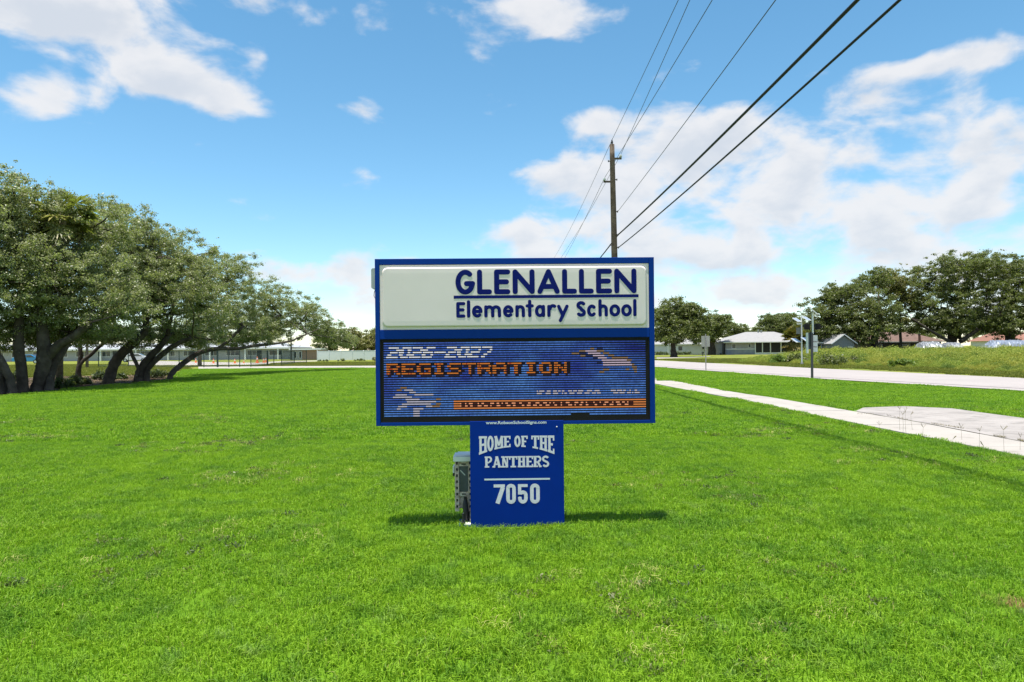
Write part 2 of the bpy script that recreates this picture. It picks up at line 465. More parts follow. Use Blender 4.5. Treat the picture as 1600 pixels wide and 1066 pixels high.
# ------------------------------------------------------------------ grass
def poly_dist(pts, poly):
    """signed distance (inside negative) of pts (N,2) to poly"""
    pts = np.asarray(pts, float); poly = np.asarray(poly, float)
    a = poly; b = np.roll(poly, -1, 0)
    best = np.full(len(pts), 1e9); inside = np.zeros(len(pts), bool)
    for p0, p1 in zip(a, b):
        e = p1 - p0; L = (e ** 2).sum() + 1e-12
        t = np.clip(((pts - p0) @ e) / L, 0, 1)
        d = np.hypot(*(pts - p0 - t[:, None] * e).T); best = np.minimum(best, d)
        c = (p0[1] > pts[:, 1]) != (p1[1] > pts[:, 1])
        xi = p0[0] + (pts[:, 1] - p0[1]) / (p1[1] - p0[1] + 1e-15) * (p1[0] - p0[0])
        inside ^= c & (pts[:, 0] < xi)
    return np.where(inside, -best, best)

def blades(name, size, n, wid, hgt, m, spread=1.0):
    """a square patch of bent grass blades: lower quad as two triangles and a tip, flattened into triangles"""
    bx = (rng.random(n) - .5) * size * 1.12; by = (rng.random(n) - .5) * size * 1.12
    cl = rng.random((max(3, n // 28), 2)) * size - size / 2                    # little tussocks
    pick = rng.integers(0, len(cl), n); tus = rng.random(n) < .5
    bx = np.where(tus, cl[pick, 0] + rng.normal(0, .022 + .01 * wid * 100, n), bx); by = np.where(tus, cl[pick, 1] + rng.normal(0, .022 + .01 * wid * 100, n), by)
    h = hgt * (.45 + rng.random(n) ** 1.3 * .9); h = np.where(rng.random(n) < .03, h * 1.35, h)
    th = rng.random(n) * 2 * np.pi; lean = rng.random(n) ** .8 * spread
    dx_, dy_ = np.cos(th), np.sin(th); wx, wy = -dy_, dx_
    ww = wid * (.6 + .8 * rng.random(n))
    tw = rng.normal(0, .7, n); wx, wy = wx * np.cos(tw) - wy * np.sin(tw), wx * np.sin(tw) + wy * np.cos(tw)
    b = np.stack([bx, by, np.zeros(n)], 1)
    mid = b + np.stack([dx_ * lean * h * .35, dy_ * lean * h * .35, h * .62], 1)
    tip = b + np.stack([dx_ * lean * h * 1.05, dy_ * lean * h * 1.05, h * (1 - .35 * lean)], 1)
    wv = np.stack([wx * ww / 2, wy * ww / 2, np.zeros(n)], 1)
    T = np.stack([b - wv, b + wv, mid + wv * .85, b - wv, mid + wv * .85, mid - wv * .85, mid - wv * .85, mid + wv * .85, tip], 1).reshape(-1, 3)
    rn = np.repeat(np.clip(rng.normal(.5, .22, n), 0, 1), 3)
    return D.objects.new(name, numpy_mesh(name, T, 3, m, rn))

def scatter(name, protos, pts, rot, scl, idx, kind='stuff', label=None, cat=None):
    """one object that draws many copies of the patches in protos"""
    c = D.collections.new(name + '_patches')
    for o in protos: c.objects.link(o)
    me = D.meshes.new(name); n = len(pts)
    me.vertices.add(n); me.vertices.foreach_set('co', np.asarray(pts, np.float32).ravel())
    for nm, ty, val in (('rot', 'FLOAT', rot), ('scl', 'FLOAT', scl), ('pick', 'INT', idx)):
        a = me.attributes.new(nm, ty, 'POINT'); a.data.foreach_set('value', np.asarray(val, np.float32 if ty == 'FLOAT' else np.int32))
    o = D.objects.new(name, me); COL.objects.link(o)
    ng = D.node_groups.new(name + '_nodes', 'GeometryNodeTree')
    ng.interface.new_socket('Geometry', in_out='INPUT', socket_type='NodeSocketGeometry')
    ng.interface.new_socket('Geometry', in_out='OUTPUT', socket_type='NodeSocketGeometry')
    N = ng.nodes; L = ng.links
    gi, go = N.new('NodeGroupInput'), N.new('NodeGroupOutput')
    ci = N.new('GeometryNodeCollectionInfo'); ci.inputs['Collection'].default_value = c
    ci.inputs['Separate Children'].default_value = True; ci.inputs['Reset Children'].default_value = True
    ip = N.new('GeometryNodeInstanceOnPoints'); ip.inputs['Pick Instance'].default_value = True
    def attr(nm, ty):
        a = N.new('GeometryNodeInputNamedAttribute'); a.data_type = ty; a.inputs['Name'].default_value = nm; return a.outputs['Attribute']
    cx = N.new('ShaderNodeCombineXYZ'); L.new(attr('rot', 'FLOAT'), cx.inputs['Z'])
    L.new(gi.outputs[0], ip.inputs['Points']); L.new(ci.outputs[0], ip.inputs['Instance'])
    L.new(attr('pick', 'INT'), ip.inputs['Instance Index']); L.new(cx.outputs[0], ip.inputs['Rotation']); L.new(attr('scl', 'FLOAT'), ip.inputs['Scale'])
    L.new(ip.outputs[0], go.inputs[0])
    md = o.modifiers.new('scatter', 'NODES'); md.node_group = ng
    return tag(o, label, cat, None, kind)

# patch kinds: (size, blades, width, height), three of each, names sort in this order
KINDS = [(.125, 150, .0048, .050), (.25, 560, .0048, .050), (.5, 2000, .0050, .050), (1.0, 2600, .010, .055), (2.0, 3400, .022, .065), (.25, 190, .012, .055), (.5, 300, .022, .065)]
protos = []
for i, (s_, n_, w_, h_) in enumerate(KINDS):
    for j in range(4): protos.append(blades('patch_%02d_%d' % (i, j), s_, n_, w_, h_, M['grass'], 1.1))
HARD = [ROAD, SIDE, FARPATH, PAD]
hard_d = lambda q: np.minimum.reduce([poly_dist(q, h) for h in HARD])
sign_box = np.array([[-.47, 5.97], [.45, 5.97], [.45, 6.22], [-.47, 6.22]])
def lawn_cells():
    out = []
    def levels(y): return 2 if y < 11 else (3 if y < 26 else 4)
    # coarse cells of 2 m, split where they meet concrete or come near
    stack = [(x, y, 2.0) for x in np.arange(-44, 21, 2.0) for y in np.arange(1.0, 71, 2.0) if abs(x) < .80 * y + 4]
    while stack:
        q = np.array([[c[0] + c[2] / 2, c[1] + c[2] / 2] for c in stack])
        dh = np.minimum(hard_d(q), poly_dist(q, sign_box)); dl = -poly_dist(q, LAWN); dist = np.minimum(dh, dl)
        nxt = []
        for (x, y, s), d, (cx_, cy_) in zip(stack, dist, q):
            half = s * .72
            if d < -half: continue
            want = 2.0 if y > 26 else (1.0 if y > 11 else .5)
            if s > want + 1e-6: nxt += [(x + a * s / 2, y + b * s / 2, s / 2) for a in (0, 1) for b in (0, 1)]; continue
            mn = .125 if y < 11 else (.25 if y < 26 else .5)
            if d < half - s * .14 and s > mn + 1e-6: nxt += [(x + a * s / 2, y + b * s / 2, s / 2) for a in (0, 1) for b in (0, 1)]; continue
            if d < half - s * .14 and d < s * (.1 + random.random() * .35): continue
            if y < 11: kd = {.5: 2, .25: 1, .125: 0}[s]
            elif y < 26: kd = {1.0: 3, .5: 3, .25: 5}[s]
            else: kd = {2.0: 4, 1.0: 4, .5: 6}[s]
            sc = s / KINDS[kd][0] if s != .5 or kd != 3 else .5
            out.append((cx_, cy_, kd, sc))
        stack = nxt
    return out
cells = lawn_cells()
n = len(cells)
pts = np.array([(c[0], c[1], .004) for c in cells])
rot = rng.integers(0, 4, n) * (np.pi / 2) + rng.normal(0, .06, n)
def lump(x, y): return math.sin(x * 1.9 + 1.3 * math.sin(y * 1.1)) * math.sin(y * 1.6 + 1.7 * math.sin(x * .8)) + .6 * math.sin(x * 4.3 + y * 3.1) * math.sin(y * 3.7 - x * 2.2)
scl = np.array([c[3] * (1.0 + random.uniform(-.05, .08) + .14 * lump(c[0], c[1])) for c in cells])
idx = np.array([c[2] * 4 for c in cells]) + rng.integers(0, 4, n)
scatter('grass', protos, pts, rot, scl, idx)
print('lawn patches', n)

# weeds on the open lot, and rough grass on the far verge and the far left
def weed_proto(name, n, h, m, spread=.35, wid=.03, size=1.4):
    px = rng.normal(0, size * .33, n); py = rng.normal(0, size * .33, n); st = rng.random(n)
    hz = h * (.35 + .65 * rng.random(n)) * np.exp(-(px**2 + py**2) / (size * .7) ** 2)
    z = hz * rng.random(n) ** .6
    c = np.stack([px, py, z], 1)
    a = rng.normal(0, 1, (n, 3)); a[:, 2] *= .9; a /= np.linalg.norm(a, axis=1)[:, None]
    b = np.cross(a, rng.normal(0, 1, (n, 3))); b /= np.linalg.norm(b, axis=1)[:, None]
    L = wid * 2.6 * (.6 + .8 * rng.random(n))[:, None]; W = wid * (.6 + .8 * rng.random(n))[:, None]
    V = np.stack([c - a * L / 2, c + b * W / 2, c + a * L / 2, c - b * W / 2], 1).reshape(-1, 3)
    return D.objects.new(name, numpy_mesh(name, V, 4, m, np.clip(rng.normal(.5, .25, n), 0, 1)))
def hnoise2(q): return .5 + .25 * (np.sin(q[:, 0] * 1.3 + 2 * np.sin(q[:, 1] * .7)) + np.sin(q[:, 1] * 1.7 + 1.5 * np.sin(q[:, 0] * .9)))
wp = [weed_proto('weed_0', 2600, .95, M['weed'], wid=.032), weed_proto('weed_1', 2600, .75, M['weed'], wid=.04), weed_proto('weed_2', 2400, 1.15, M['weed'], wid=.036), weed_proto('weed_3', 2200, .85, M['shrub'], wid=.04)]
LOT = xy([P(1150, 566), P(1300, 571), P(1450, 577), P(1600, 584), P(1780, 594), P(1780, 551), P(1500, 551.5), P(1250, 551.5), P(1215, 557)])
q = np.stack([rng.uniform(12, 130, 16000), rng.uniform(22, 150, 16000)], 1)
q = q[(poly_dist(q, LOT) < -.4) & (q[:, 0] < q[:, 1] * .8 + 2)]
keep = rng.random(len(q)) < np.clip(60 / q[:, 1], .3, 1)
q = q[keep]
edge = -poly_dist(q, LOT)
sc_ = np.clip(.35 + edge * .09, .35, 1.0) * rng.uniform(.75, 1.25, len(q)) * np.clip(q[:, 1] / 60, .85, 1.3)
scatter('weeds', wp, np.c_[q, np.zeros(len(q))], rng.random(len(q)) * 6.28, sc_, rng.choice([0, 0, 1, 1, 2, 3], len(q)))
lw = [weed_proto('lawn_weed_%d' % j, 70, .055, M[('leafd', 'shrub', 'leaff', 'palmleaf')[j]], size=.16, wid=.011) for j in range(4)]
lw += [blades('thatch_%d' % j, .22, 60, .0035, .05, M['thatch'], 1.3) for j in range(2)]
q = np.stack([rng.uniform(-14, 12, 9000), rng.uniform(2.8, 17, 9000)], 1)
q = q[(np.abs(q[:, 0]) < q[:, 1] * .8 + .5) & (hard_d(q) > .08) & (poly_dist(q, LAWN) < 0) & (poly_dist(q, sign_box) > .08)]
q = q[rng.random(len(q)) < np.clip(hnoise2(q) * 1.6 - .85, 0, 1)]
scatter('lawn_weeds', lw, np.c_[q, np.full(len(q), .008)], rng.random(len(q)) * 6.28, rng.uniform(.6, 1.25, len(q)), rng.choice([0, 0, 1, 2, 3, 4, 5], len(q)))
fp = [blades('field_%d' % j, 2.0, 1500, .03, .09, M['grassy'], 1.0) for j in range(3)]
far = []
for x in np.arange(-70, 60, 2.0):
    for y in np.arange(24, 96, 2.0):
        if abs(x) < .78 * y + 2: far.append((x + 1, y + 1))
far = np.array(far)
okf = (poly_dist(far, LAWN) > 1.0) & (hard_d(far) > 1.25) & (poly_dist(far, MULCH) > .3) & (poly_dist(far, DRIVE) > 1) & (poly_dist(far, DRIVE2) > 1)
far = far[okf]
scatter('field_grass', fp, np.c_[far, np.zeros(len(far))], rng.random(len(far)) * 6.28, rng.uniform(.9, 1.2, len(far)), rng.integers(0, 3, len(far)))
# dry tufts in the joint between sidewalk and pad, and thin seed stalks
mb = MB()
for (a, b, nn) in (((1385, 651), (1425, 660), 60), ((1456, 664.5), (1506, 672.5), 120), ((1552, 684), (1572, 687), 50), ((1590, 690), (1600, 693), 60), ((1340, 649), (1365, 649), 25)):
    for _ in range(nn):
        t = random.random(); p = P(a[0] + (b[0]-a[0]) * t, a[1] + (b[1]-a[1]) * t); p.z = .03
        th = random.random() * 6.28; h = random.uniform(.01, .045); l = random.uniform(.01, .05); s = Vector((math.cos(th), math.sin(th), 0))
        mb.poly([p - s.cross(Vector((0, 0, 1))) * .004, p + s.cross(Vector((0, 0, 1))) * .004, p + s * l + Vector((0, 0, h))])
tag(mb.obj('dry_weeds', M['straw']), kind='stuff')
mb = MB()
for (x, y0, y1) in ((1406, 668, 640), (1411, 672, 648), (1416, 676, 643), (1426, 668, 648), (1531, 702, 674), (1569, 703, 672), (1538, 712, 698), (1503, 684, 668), (1441, 678, 668), (1594, 700, 683), (1372, 676, 664), (1487, 700, 686)):
    p = P(x, y1 + (y0 - y1) * 1.0 + 6); h = (y0 - y1 + 6) * p.y / FPX
    top = p + Vector((random.uniform(-.04, .04), 0, h)); p.z = .0
    mb.tube([p, (p + top) / 2 + Vector((random.uniform(-.01, .01), 0, 0)), top], [.0022, .0018, .0014], 4)
    for k in range(3):
        a_ = random.uniform(.3, .9) * random.choice((-1, 1)); L_ = random.uniform(.05, .09)
        mb.tube([top, top + Vector((math.sin(a_) * L_, random.uniform(-.02, .02), math.cos(a_) * L_))], [.002, .003], 4)
tag(mb.obj('seed_stalks', M['straw']), kind='stuff')

# ------------------------------------------------------------------ the school sign
PXM = 2.44 / 434.5                                    # metres per photograph pixel in the sign's plane
SY = 5.985
c0 = A(808, 822.5, SY); 
sign = empty('school_sign', (c0.x, c0.y, 0), 'blue school message sign on a blue pedestal in the middle of the lawn', 'sign', R(1.0))
GX = lambda px: (px - 808) * PXM
GZ = lambda py: (822.5 - py) * PXM
DEP = .20
cab_x0, cab_x1, cab_z0, cab_z1 = -1.22, 1.22, GZ(663.2), GZ(404)
# frame: back box plus the four face bars round two recesses
FY = -.020     # the frame bars stand this far in front of the recess plane (y=0)
mb = MB()
mb.box(cab_x0, cab_x1, 0, DEP, cab_z0, cab_z1)
cab = mb.obj('cabinet', M['blue'], sign, bevel=.006)
mb = MB()
hx0, hx1 = GX(597.5), GX(1017.5); hz0, hz1 = GZ(514.5), GZ(413); lz1, lz0 = GZ(528.5), GZ(658.2)
g = .0015
mb.box(cab_x0, hx0, FY, -g, cab_z0, cab_z1); mb.box(hx1, cab_x1, FY, -g, cab_z0, cab_z1)
mb.box(hx0 + g, hx1 - g, FY, -g, hz1, cab_z1); mb.box(hx0 + g, hx1 - g, FY, -g, lz1, hz0); mb.box(hx0 + g, hx1 - g, FY, -g, cab_z0, lz0)
mb.obj('face_frame', M['blue'], sign, bevel=.002)

# the white moulded panel: flat rim and a pillow that rises from it
def rounded(x0, x1, z0, z1, r, n=8):
    pts = []
    for cx_, cz_, a0 in ((x1 - r, z1 - r, 0), (x0 + r, z1 - r, 90), (x0 + r, z0 + r, 180), (x1 - r, z0 + r, 270)):
        for k in range(n + 1):
            a = R(a0 + 90 * k / n); pts.append((cx_ + r * math.cos(a), cz_ + r * math.sin(a)))
    return pts
mb = MB()
hx0_, hx1_, hz0_, hz1_ = hx0 + .003, hx1 - .003, hz0 + .003, hz1 - .003
rings = []
for (ins, dep, r) in ((0, -.004, .004), (.0, -.012, .004), (.020, -.0125, .045), (.023, -.018, .045), (.026, -.026, .045), (.030, -.031, .042), (.036, -.033, .038), (.075, -.034, .03)):
    rings.append([(x, dep, z) for x, z in rounded(hx0_ + ins, hx1_ - ins, hz0_ + ins, hz1_ - ins, r)])
nn = len(rings[0])
for r_ in rings: mb.v += r_
for a in range(len(rings) - 1):
    for k in range(nn): mb.f.append((a*nn + k, a*nn + (k+1) % nn, (a+1)*nn + (k+1) % nn, (a+1)*nn + k))
mb.f.append(tuple((len(rings)-1) * nn + k for k in range(nn)))
panel = mb.obj('name_panel', M['acrylic'], sign, smooth=False)

# ---- lettering drawn with strokes
def arc(cx_, cz_, rx, rz, a0, a1, n=14):
    return [(cx_ + rx * math.cos(R(a0 + (a1 - a0) * k / n)), cz_ + rz * math.sin(R(a0 + (a1 - a0) * k / n))) for k in range(n + 1)]
class Letters:
    """flat letters: each stroke a ribbon with round or square ends, each piece a hair in front of the last"""
    def __init__(s, y0, fn=lambda x, z: (x, z)): s.mb = MB(); s.y = y0; s.k = 0; s.fn = fn
    def put(s, pts):
        s.k += 1; y = s.y - .00004 * (s.k % 40)
        s.mb.poly([(lambda q: (q[0], y, q[1]))(s.fn(*p)) for p in pts])
    def seg(s, p, q, wd, sub=1):
        p, q = Vector(p), Vector(q); d = (q - p)
        if d.length < 1e-7: return
        nrm = Vector((-d.y, d.x)).normalized() * wd / 2
        for i in range(sub):
            a = p + d * (i / sub); b = p + d * ((i + 1) / sub)
            s.put([tuple(a - nrm), tuple(b - nrm), tuple(b + nrm), tuple(a + nrm)])
    def dot(s, p, r, n=14): s.put([(p[0] + r * math.cos(2*math.pi*k/n), p[1] + r * math.sin(2*math.pi*k/n)) for k in range(n)])
    def stroke(s, pts, wd, rnd=True, sub=1):
        for i, (a, b) in enumerate(zip(pts, pts[1:])):
            s.seg(a, b, wd, sub)
        js = pts if rnd else pts[1:-1]
        for p in js: s.dot(p, wd / 2, 14 if rnd else 8)
    def obj(s, name, m, parent):
        return s.mb.obj(name, m, parent)

# glyphs: unit height 1, own width; strokes run on centre lines inset by half the stroke h
def glyph(ch, W, h):
    """rounded capitals; W = width in units of the cap height, h = half stroke"""
    l, r, b, t, m = h, W - h, h, 1 - h, .5
    if ch == 'G': return [arc(W/2, .5, W/2 - h, .5 - h, 52, 318, 26) + [(r, .44), (W * .56, .44)]]
    if ch == 'L': return [[(l, t), (l, b), (r, b)]]
    if ch == 'E': return [[(r, t), (l, t), (l, b), (r, b)], [(l, m), (r - .05, m)]]
    if ch == 'N': return [[(l, b), (l, t), (r, b), (r, t)]]
    if ch == 'A': return [[(l, b), (W/2, t), (r, b)], [(W * .25, .30), (W * .75, .30)]]
    if ch == 'S': return [arc(W/2, .73, W/2 - h, .27 - h, 35, 180, 10) + arc(W/2, .73, W/2 - h, .27 - h, 180, 255, 6) + arc(W/2, .27, W/2 - h, .27 - h, 75, -145, 16)]
    # lower case: x height .76 of the cap
    x = .78
    if ch == 'l': return [[(l, 1.0), (l, b)]]
    if ch == 'o': return [arc(W/2, x/2, W/2 - h, x/2 - h, 0, 360, 24)]
    if ch == 'c': return [arc(W/2, x/2, W/2 - h, x/2 - h, 48, 312, 20)]
    if ch == 'e': return [[(l, x*.5), (r, x*.5)] + arc(W/2, x/2, W/2 - h, x/2 - h, 0, 310, 22)]
    if ch == 'a': return [arc(W/2, x/2, W/2 - h, x/2 - h, 0, 360, 22), [(r, x - h), (r, b)]]
    if ch == 'n': return [[(l, x - h), (l, b)], arc(W/2, x - W/2, W/2 - h, W/2 - h, 180, 0, 12) + [(r, b)]]
    if ch == 'h': return [[(l, 1.0), (l, b)], arc(W/2, x - W/2, W/2 - h, W/2 - h, 180, 0, 12) + [(r, b)]]
    if ch == 'm':
        q = (W - 2*h) / 4
        return [[(l, x - h), (l, b)], arc(l + q, x - h - q, q, q, 180, 0, 10) + [(l + 2*q, b)], arc(l + 3*q, x - h - q, q, q, 180, 0, 10) + [(r, b)]]
    if ch == 't': return [[(W/2, 1.0), (W/2, b)], [(h*.6, x - h*.6), (W - h*.6, x - h*.6)]]
    if ch == 'r': return [[(l, x - h), (l, b)], arc(W*.62, x - .26, W*.5 - h, .24 - h*.4, 180, 55, 8)]
    if ch == 'y': return [[(l, x - h), (W*.5, .10)], [(r, x - h), (W*.28, -.22)]]
    return []
def word(L, items, x_of, z0, cap, wd):
    for ch, xa, xb in items:
        x0_, x1_ = x_of(xa), x_of(xb); W = (x1_ - x0_) / cap; h = wd / 2 / cap
        for st in glyph(ch, W, h): L.stroke([(x0_ + p[0] * cap, z0 + p[1] * cap) for p in st], wd)
# measured in the zoom whose scale is 4.848 (origin 700, 400)
ZX = lambda q: GX(700 + q / 4.848)
sk = .0047
PY = -.0355
L = Letters(PY, lambda x, z: (x, z))
z0 = GZ(400 + 290 / 4.848) + .0; cap = (290 - 103) / 4.848 * PXM
word(L, [('G', 76, 224), ('L', 238, 350), ('E', 366, 488), ('N', 505, 671), ('A', 691, 860), ('L', 878, 990), ('L', 1005, 1117), ('E', 1134, 1256), ('N', 1272, 1440)], ZX, z0 - .004, cap, 38.5 / 4.848 * PXM)
L.obj('lettering', M['navy'], panel)
L = Letters(PY)
L.seg((ZX(62), GZ(400 + 312 / 4.848)), (ZX(1455), GZ(400 + 312 / 4.848)), 23 / 4.848 * PXM)
L.obj('underline', M['navy'], panel)
L = Letters(PY)
z0 = GZ(400 + 466 / 4.848) - .002; cap = (466 - 347) / 4.848 * PXM
ELEM = [('E', 80, 149), ('l', 160, 184), ('e', 198, 278), ('m', 290, 417), ('e', 431, 511), ('n', 524, 597), ('t', 606, 659), ('a', 671, 748), ('r', 764, 834), ('y', 838, 926)]
word(L, ELEM, ZX, z0, cap, 25.5 / 4.848 * PXM); L.obj('lettering', M['navy'], panel); L = Letters(PY)
word(L, [('S', 984, 1056), ('c', 1064, 1138), ('h', 1150, 1222), ('o', 1233, 1316), ('o', 1322, 1404), ('l', 1413, 1438)], ZX, z0, cap, 25.5 / 4.848 * PXM)
L.obj('lettering', M['navy'], panel)

# ---- LED message board
mb = MB(); mb.box(hx0 + .002, hx1 - .002, -.012, -.003, lz0 + .002, lz1 - .002)
board = mb.obj('message_board', M['blackpl'], sign, bevel=.003)
bx0, bx1 = GX(603.2), GX(1011); bz1, bz0 = GZ(533.2), GZ(649.8)
mb = MB(); rim = .006
for (x0_, x1_, z0_, z1_) in ((hx0 + .003, hx1 - .003, lz1 - .012, lz1 - .003), (hx0 + .003, hx1 - .003, lz0 + .003, lz0 + .012), (hx0 + .003, hx0 + .012, lz0 + .013, lz1 - .013), (hx1 - .012, hx1 - .003, lz0 + .013, lz1 - .013)):
    mb.box(x0_, x1_, -.017, -.0122, z0_, z1_)
mb.obj('bezel', M['blackpl'], board)
NR, NC = 32, 208
FONT = {'0': '0111010001100011000101110', '2': '1111000001011101000011111', '6': '0111110000111101000111110', '7': '1111100001000100010001000', '-': '0000000000111110000000000', 'R': '1111010001111101001010001', 'E': '1111110000111101000011111', 'G': '0111110000100111000101111', 'I': '0111000100001000010001110', 'S': '0111110000011100000111110', 'T': '1111100100001000010000100', 'A': '0111010001111111000110001', 'O': '0111010001100011000101110', 'N': '1000111001101011001110001'}
def bigpix(txt, row0, rows, col0, col1, lean=0.0):
    out = set(); cw = (col1 - col0) / len(txt)
    for c in range(int(col0), int(col1) + 2):
        for r in range(rows):
            cc = c - (rows - r) * lean
            k = int((cc - col0) / cw)
            if not 0 <= k < len(txt) or cc < col0: continue
            u = ((cc - col0) / cw - k) / .88
            if u >= 1: continue
            v = (r + .5) / rows
            for (du, dv) in ((0, 0), (.07, 0)):
                uu = min(max(u - du, 0), .999)
                if FONT[txt[k]][int(v * 5) * 5 + int(uu * 5)] == '1': out.add((row0 + r, c))
    return out
col_of = lambda px: (px - 603.2) / (1011 - 603.2) * NC
img = np.zeros((NR, NC, 3))
rr, cc = np.mgrid[0:NR, 0:NC]
def vnoise(sr_, sc2, seed):
    g2 = np.random.default_rng(seed).random((NR // sr_ + 3, NC // sc2 + 3)); a = rr / sr_; b = cc / sc2
    i, j = a.astype(int), b.astype(int); fa, fb = a - i, b - j
    return g2[i, j] * (1-fa) * (1-fb) + g2[i+1, j] * fa * (1-fb) + g2[i, j+1] * (1-fa) * fb + g2[i+1, j+1] * fa * fb
nz = vnoise(5, 22, 1) * .6 + vnoise(3, 9, 2) * .4
low = np.clip((rr - 16) / 16, 0, 1)
sk_ = np.clip(nz * 1.1 - .1 + low * .42 + np.exp(-((cc - 95) / 38) ** 2) * .2, 0, 1)[..., None]
img[:] = np.array([.022, .024, .34]) * (1 - sk_) + np.array([.10, .27, .72]) * sk_
img *= (1 - .45 * np.clip((cc - 168) / 40, 0, 1) * np.clip((14 - rr) / 14, 0, 1))[..., None]
img *= (.8 + .4 * np.random.default_rng(5).random((NR, NC)))[..., None]
for (r, c) in bigpix('2026-2027', 2, 5, col_of(605), col_of(767), .6): 
    
        img[r, min(c, NC-1)] = (.95, .97, 1.0); img[r, min(c+1, NC-1)] = (.85, .9, 1.0)
reg = bigpix('REGISTRATION', 9, 5, col_of(606), col_of(890))
for (r, c) in list(reg):
    for d in (2, 3):
        if (r, c + d) not in reg and c + d < NC: img[r, c + d] = (.02, .01, .02)
    if (r + 1, c + 1) not in reg and r + 1 < NR and c + 1 < NC: img[r + 1, c + 1] = (.03, .02, .05)
lrg = np.random.default_rng(3)
for (r, c) in reg:
    img[r, min(c, NC-1)] = (.72, .22, .04) if lrg.random() > .12 else (.45, .07, .03)
def dash(r, a, b, colr): img[r, int(col_of(a)):int(col_of(b))] = colr
# the pale leaping swoosh with orange flecks at the upper right
for i, (r, a, b) in enumerate(((4, 917, 935), (5, 921, 942), (6, 930, 948), (7, 938, 952), (8, 944, 982), (9, 945, 988), (10, 946, 992))): dash(r, a, b, (.62, .50, .62))
for (r, a, b) in ((3, 925, 932), (4, 909, 917), (4, 935, 947), (5, 897, 908), (5, 945, 955), (6, 911, 918), (6, 953, 962), (7, 960, 985), (8, 983, 990), (10, 990, 994), (11, 991, 998), (12, 980, 986), (12, 993, 999), (12, 945, 955), (13, 940, 948), (13, 994, 999)): dash(r, a, b, (.30, .20, .12))
for (r, a, b) in ((6, 918, 930), (5, 908, 920), (7, 930, 938), (3, 935, 945), (9, 935, 944)): dash(r, a, b, (.02, .03, .12))
# pale shape at the lower left
for (r, a, b) in ((20, 636, 650), (21, 644, 654), (22, 622, 640), (22, 652, 680), (23, 618, 648), (24, 638, 660), (25, 640, 684), (26, 632, 652), (26, 650, 676), (27, 626, 640), (28, 624, 630), (28, 650, 664), (29, 650, 660), (30, 650, 660), (31, 650, 660), (27, 668, 680)): dash(r, a, b, (.55, .55, .68))
for (r, a, b) in ((19, 630, 640), (20, 624, 632), (24, 684, 692), (27, 678, 690), (26, 684, 692)): dash(r, a, b, (.35, .22, .12))
# small white line of text and the orange banner
sm = np.random.default_rng(11)
for r in (21, 22):
    c = int(col_of(841))
    while c < int(col_of(996)):
        wd_ = int(sm.integers(1, 5))
        if abs(c - col_of(946)) > 5: img[r, c:c + wd_] = (.6, .58, .7)
        c += wd_ + int(sm.integers(1, 4))
c0_ = int(col_of(712))
for r in (25, 26, 27, 28): img[r, c0_:] = (.80, .27, .08)
t0, t1 = int(col_of(721)), int(col_of(993))
for r in (26, 27):
    img[r, t0:t1] = (.09, .02, .015); c = t0
    while c < t1:
        wd_ = int(sm.integers(1, 4)); img[r, c:c + wd_] = (1.0, .42, .22); c += wd_ + int(sm.integers(2, 6))
V = []; colr = []
cw, rh = (bx1 - bx0) / NC, (bz1 - bz0) / NR
for r in range(NR):
    zc = bz1 - (r + .5) * rh
    for c in range(NC):
        if r == 31 and col_of(893) < c < col_of(922): continue
        x = bx0 + c * cw
        V += [(x + cw * .07, -.0128, zc - rh * .24), (x + cw * .93, -.0128, zc - rh * .24), (x + cw * .93, -.0128, zc + rh * .24), (x + cw * .07, -.0128, zc + rh * .24)]
        colr.append((*img[r, c], 1))
lm = D.materials.new('led_light'); lm.use_nodes = True; t = lm.node_tree; t.nodes.clear(); k = NT(t)
at = k.n('ShaderNodeAttribute', attribute_name='led'); em = k.n('ShaderNodeEmission'); o_ = k.n('ShaderNodeOutputMaterial')
t.links.new(at.outputs['Color'], em.inputs[0]); em.inputs[1].default_value = .50; t.links.new(em.outputs[0], o_.inputs[0])
me = numpy_mesh('led_dots', np.array(V), 4, lm)
a = me.attributes.new('led', 'FLOAT_COLOR', 'FACE'); a.data.foreach_set('color', np.array(colr, np.float32).ravel())
leds = D.objects.new('led_dots', me); COL.objects.link(leds); leds.parent = board; leds['kind'] = 'stuff'

# ---- pedestal
pz = cab_z0 - .001
mb = MB(); mb.box(GX(736), GX(881.5), -.031, -.022, -.02, pz + .035)
ped = mb.obj('pedestal_cover', M['bluelow'], sign, bevel=.002)
mb = MB(); mb.box(GX(742), GX(876), .06, .20, 0, pz); mb.obj('pedestal_core', M['blue'], sign)
mb = MB(); mb.box(GX(716), GX(881), -.0215, .20, -.01, .022); bp = mb.obj('base_plate', M['blue'], sign, bevel=.002)
mb = MB(); mb.box(GX(742), GX(766), -.02, .05, .0225, GZ(700)); mb.obj('post', M['galv'], sign)
for (x, y) in ((724, .0), (732, .11)):
    mb = MB(); mb.cyl((GX(x), y, .0225), (GX(x), y, .12), .009, n=8); mb.cyl((GX(x), y, .0225), (GX(x), y, .045), .02, n=6); mb.obj('anchor_bolt', M['darkm'], bp)
mb = MB(); mb.box(GX(726), GX(737), -.02, .12, .0225, .030); mb.obj('shim_plate', M['whitem'], bp)

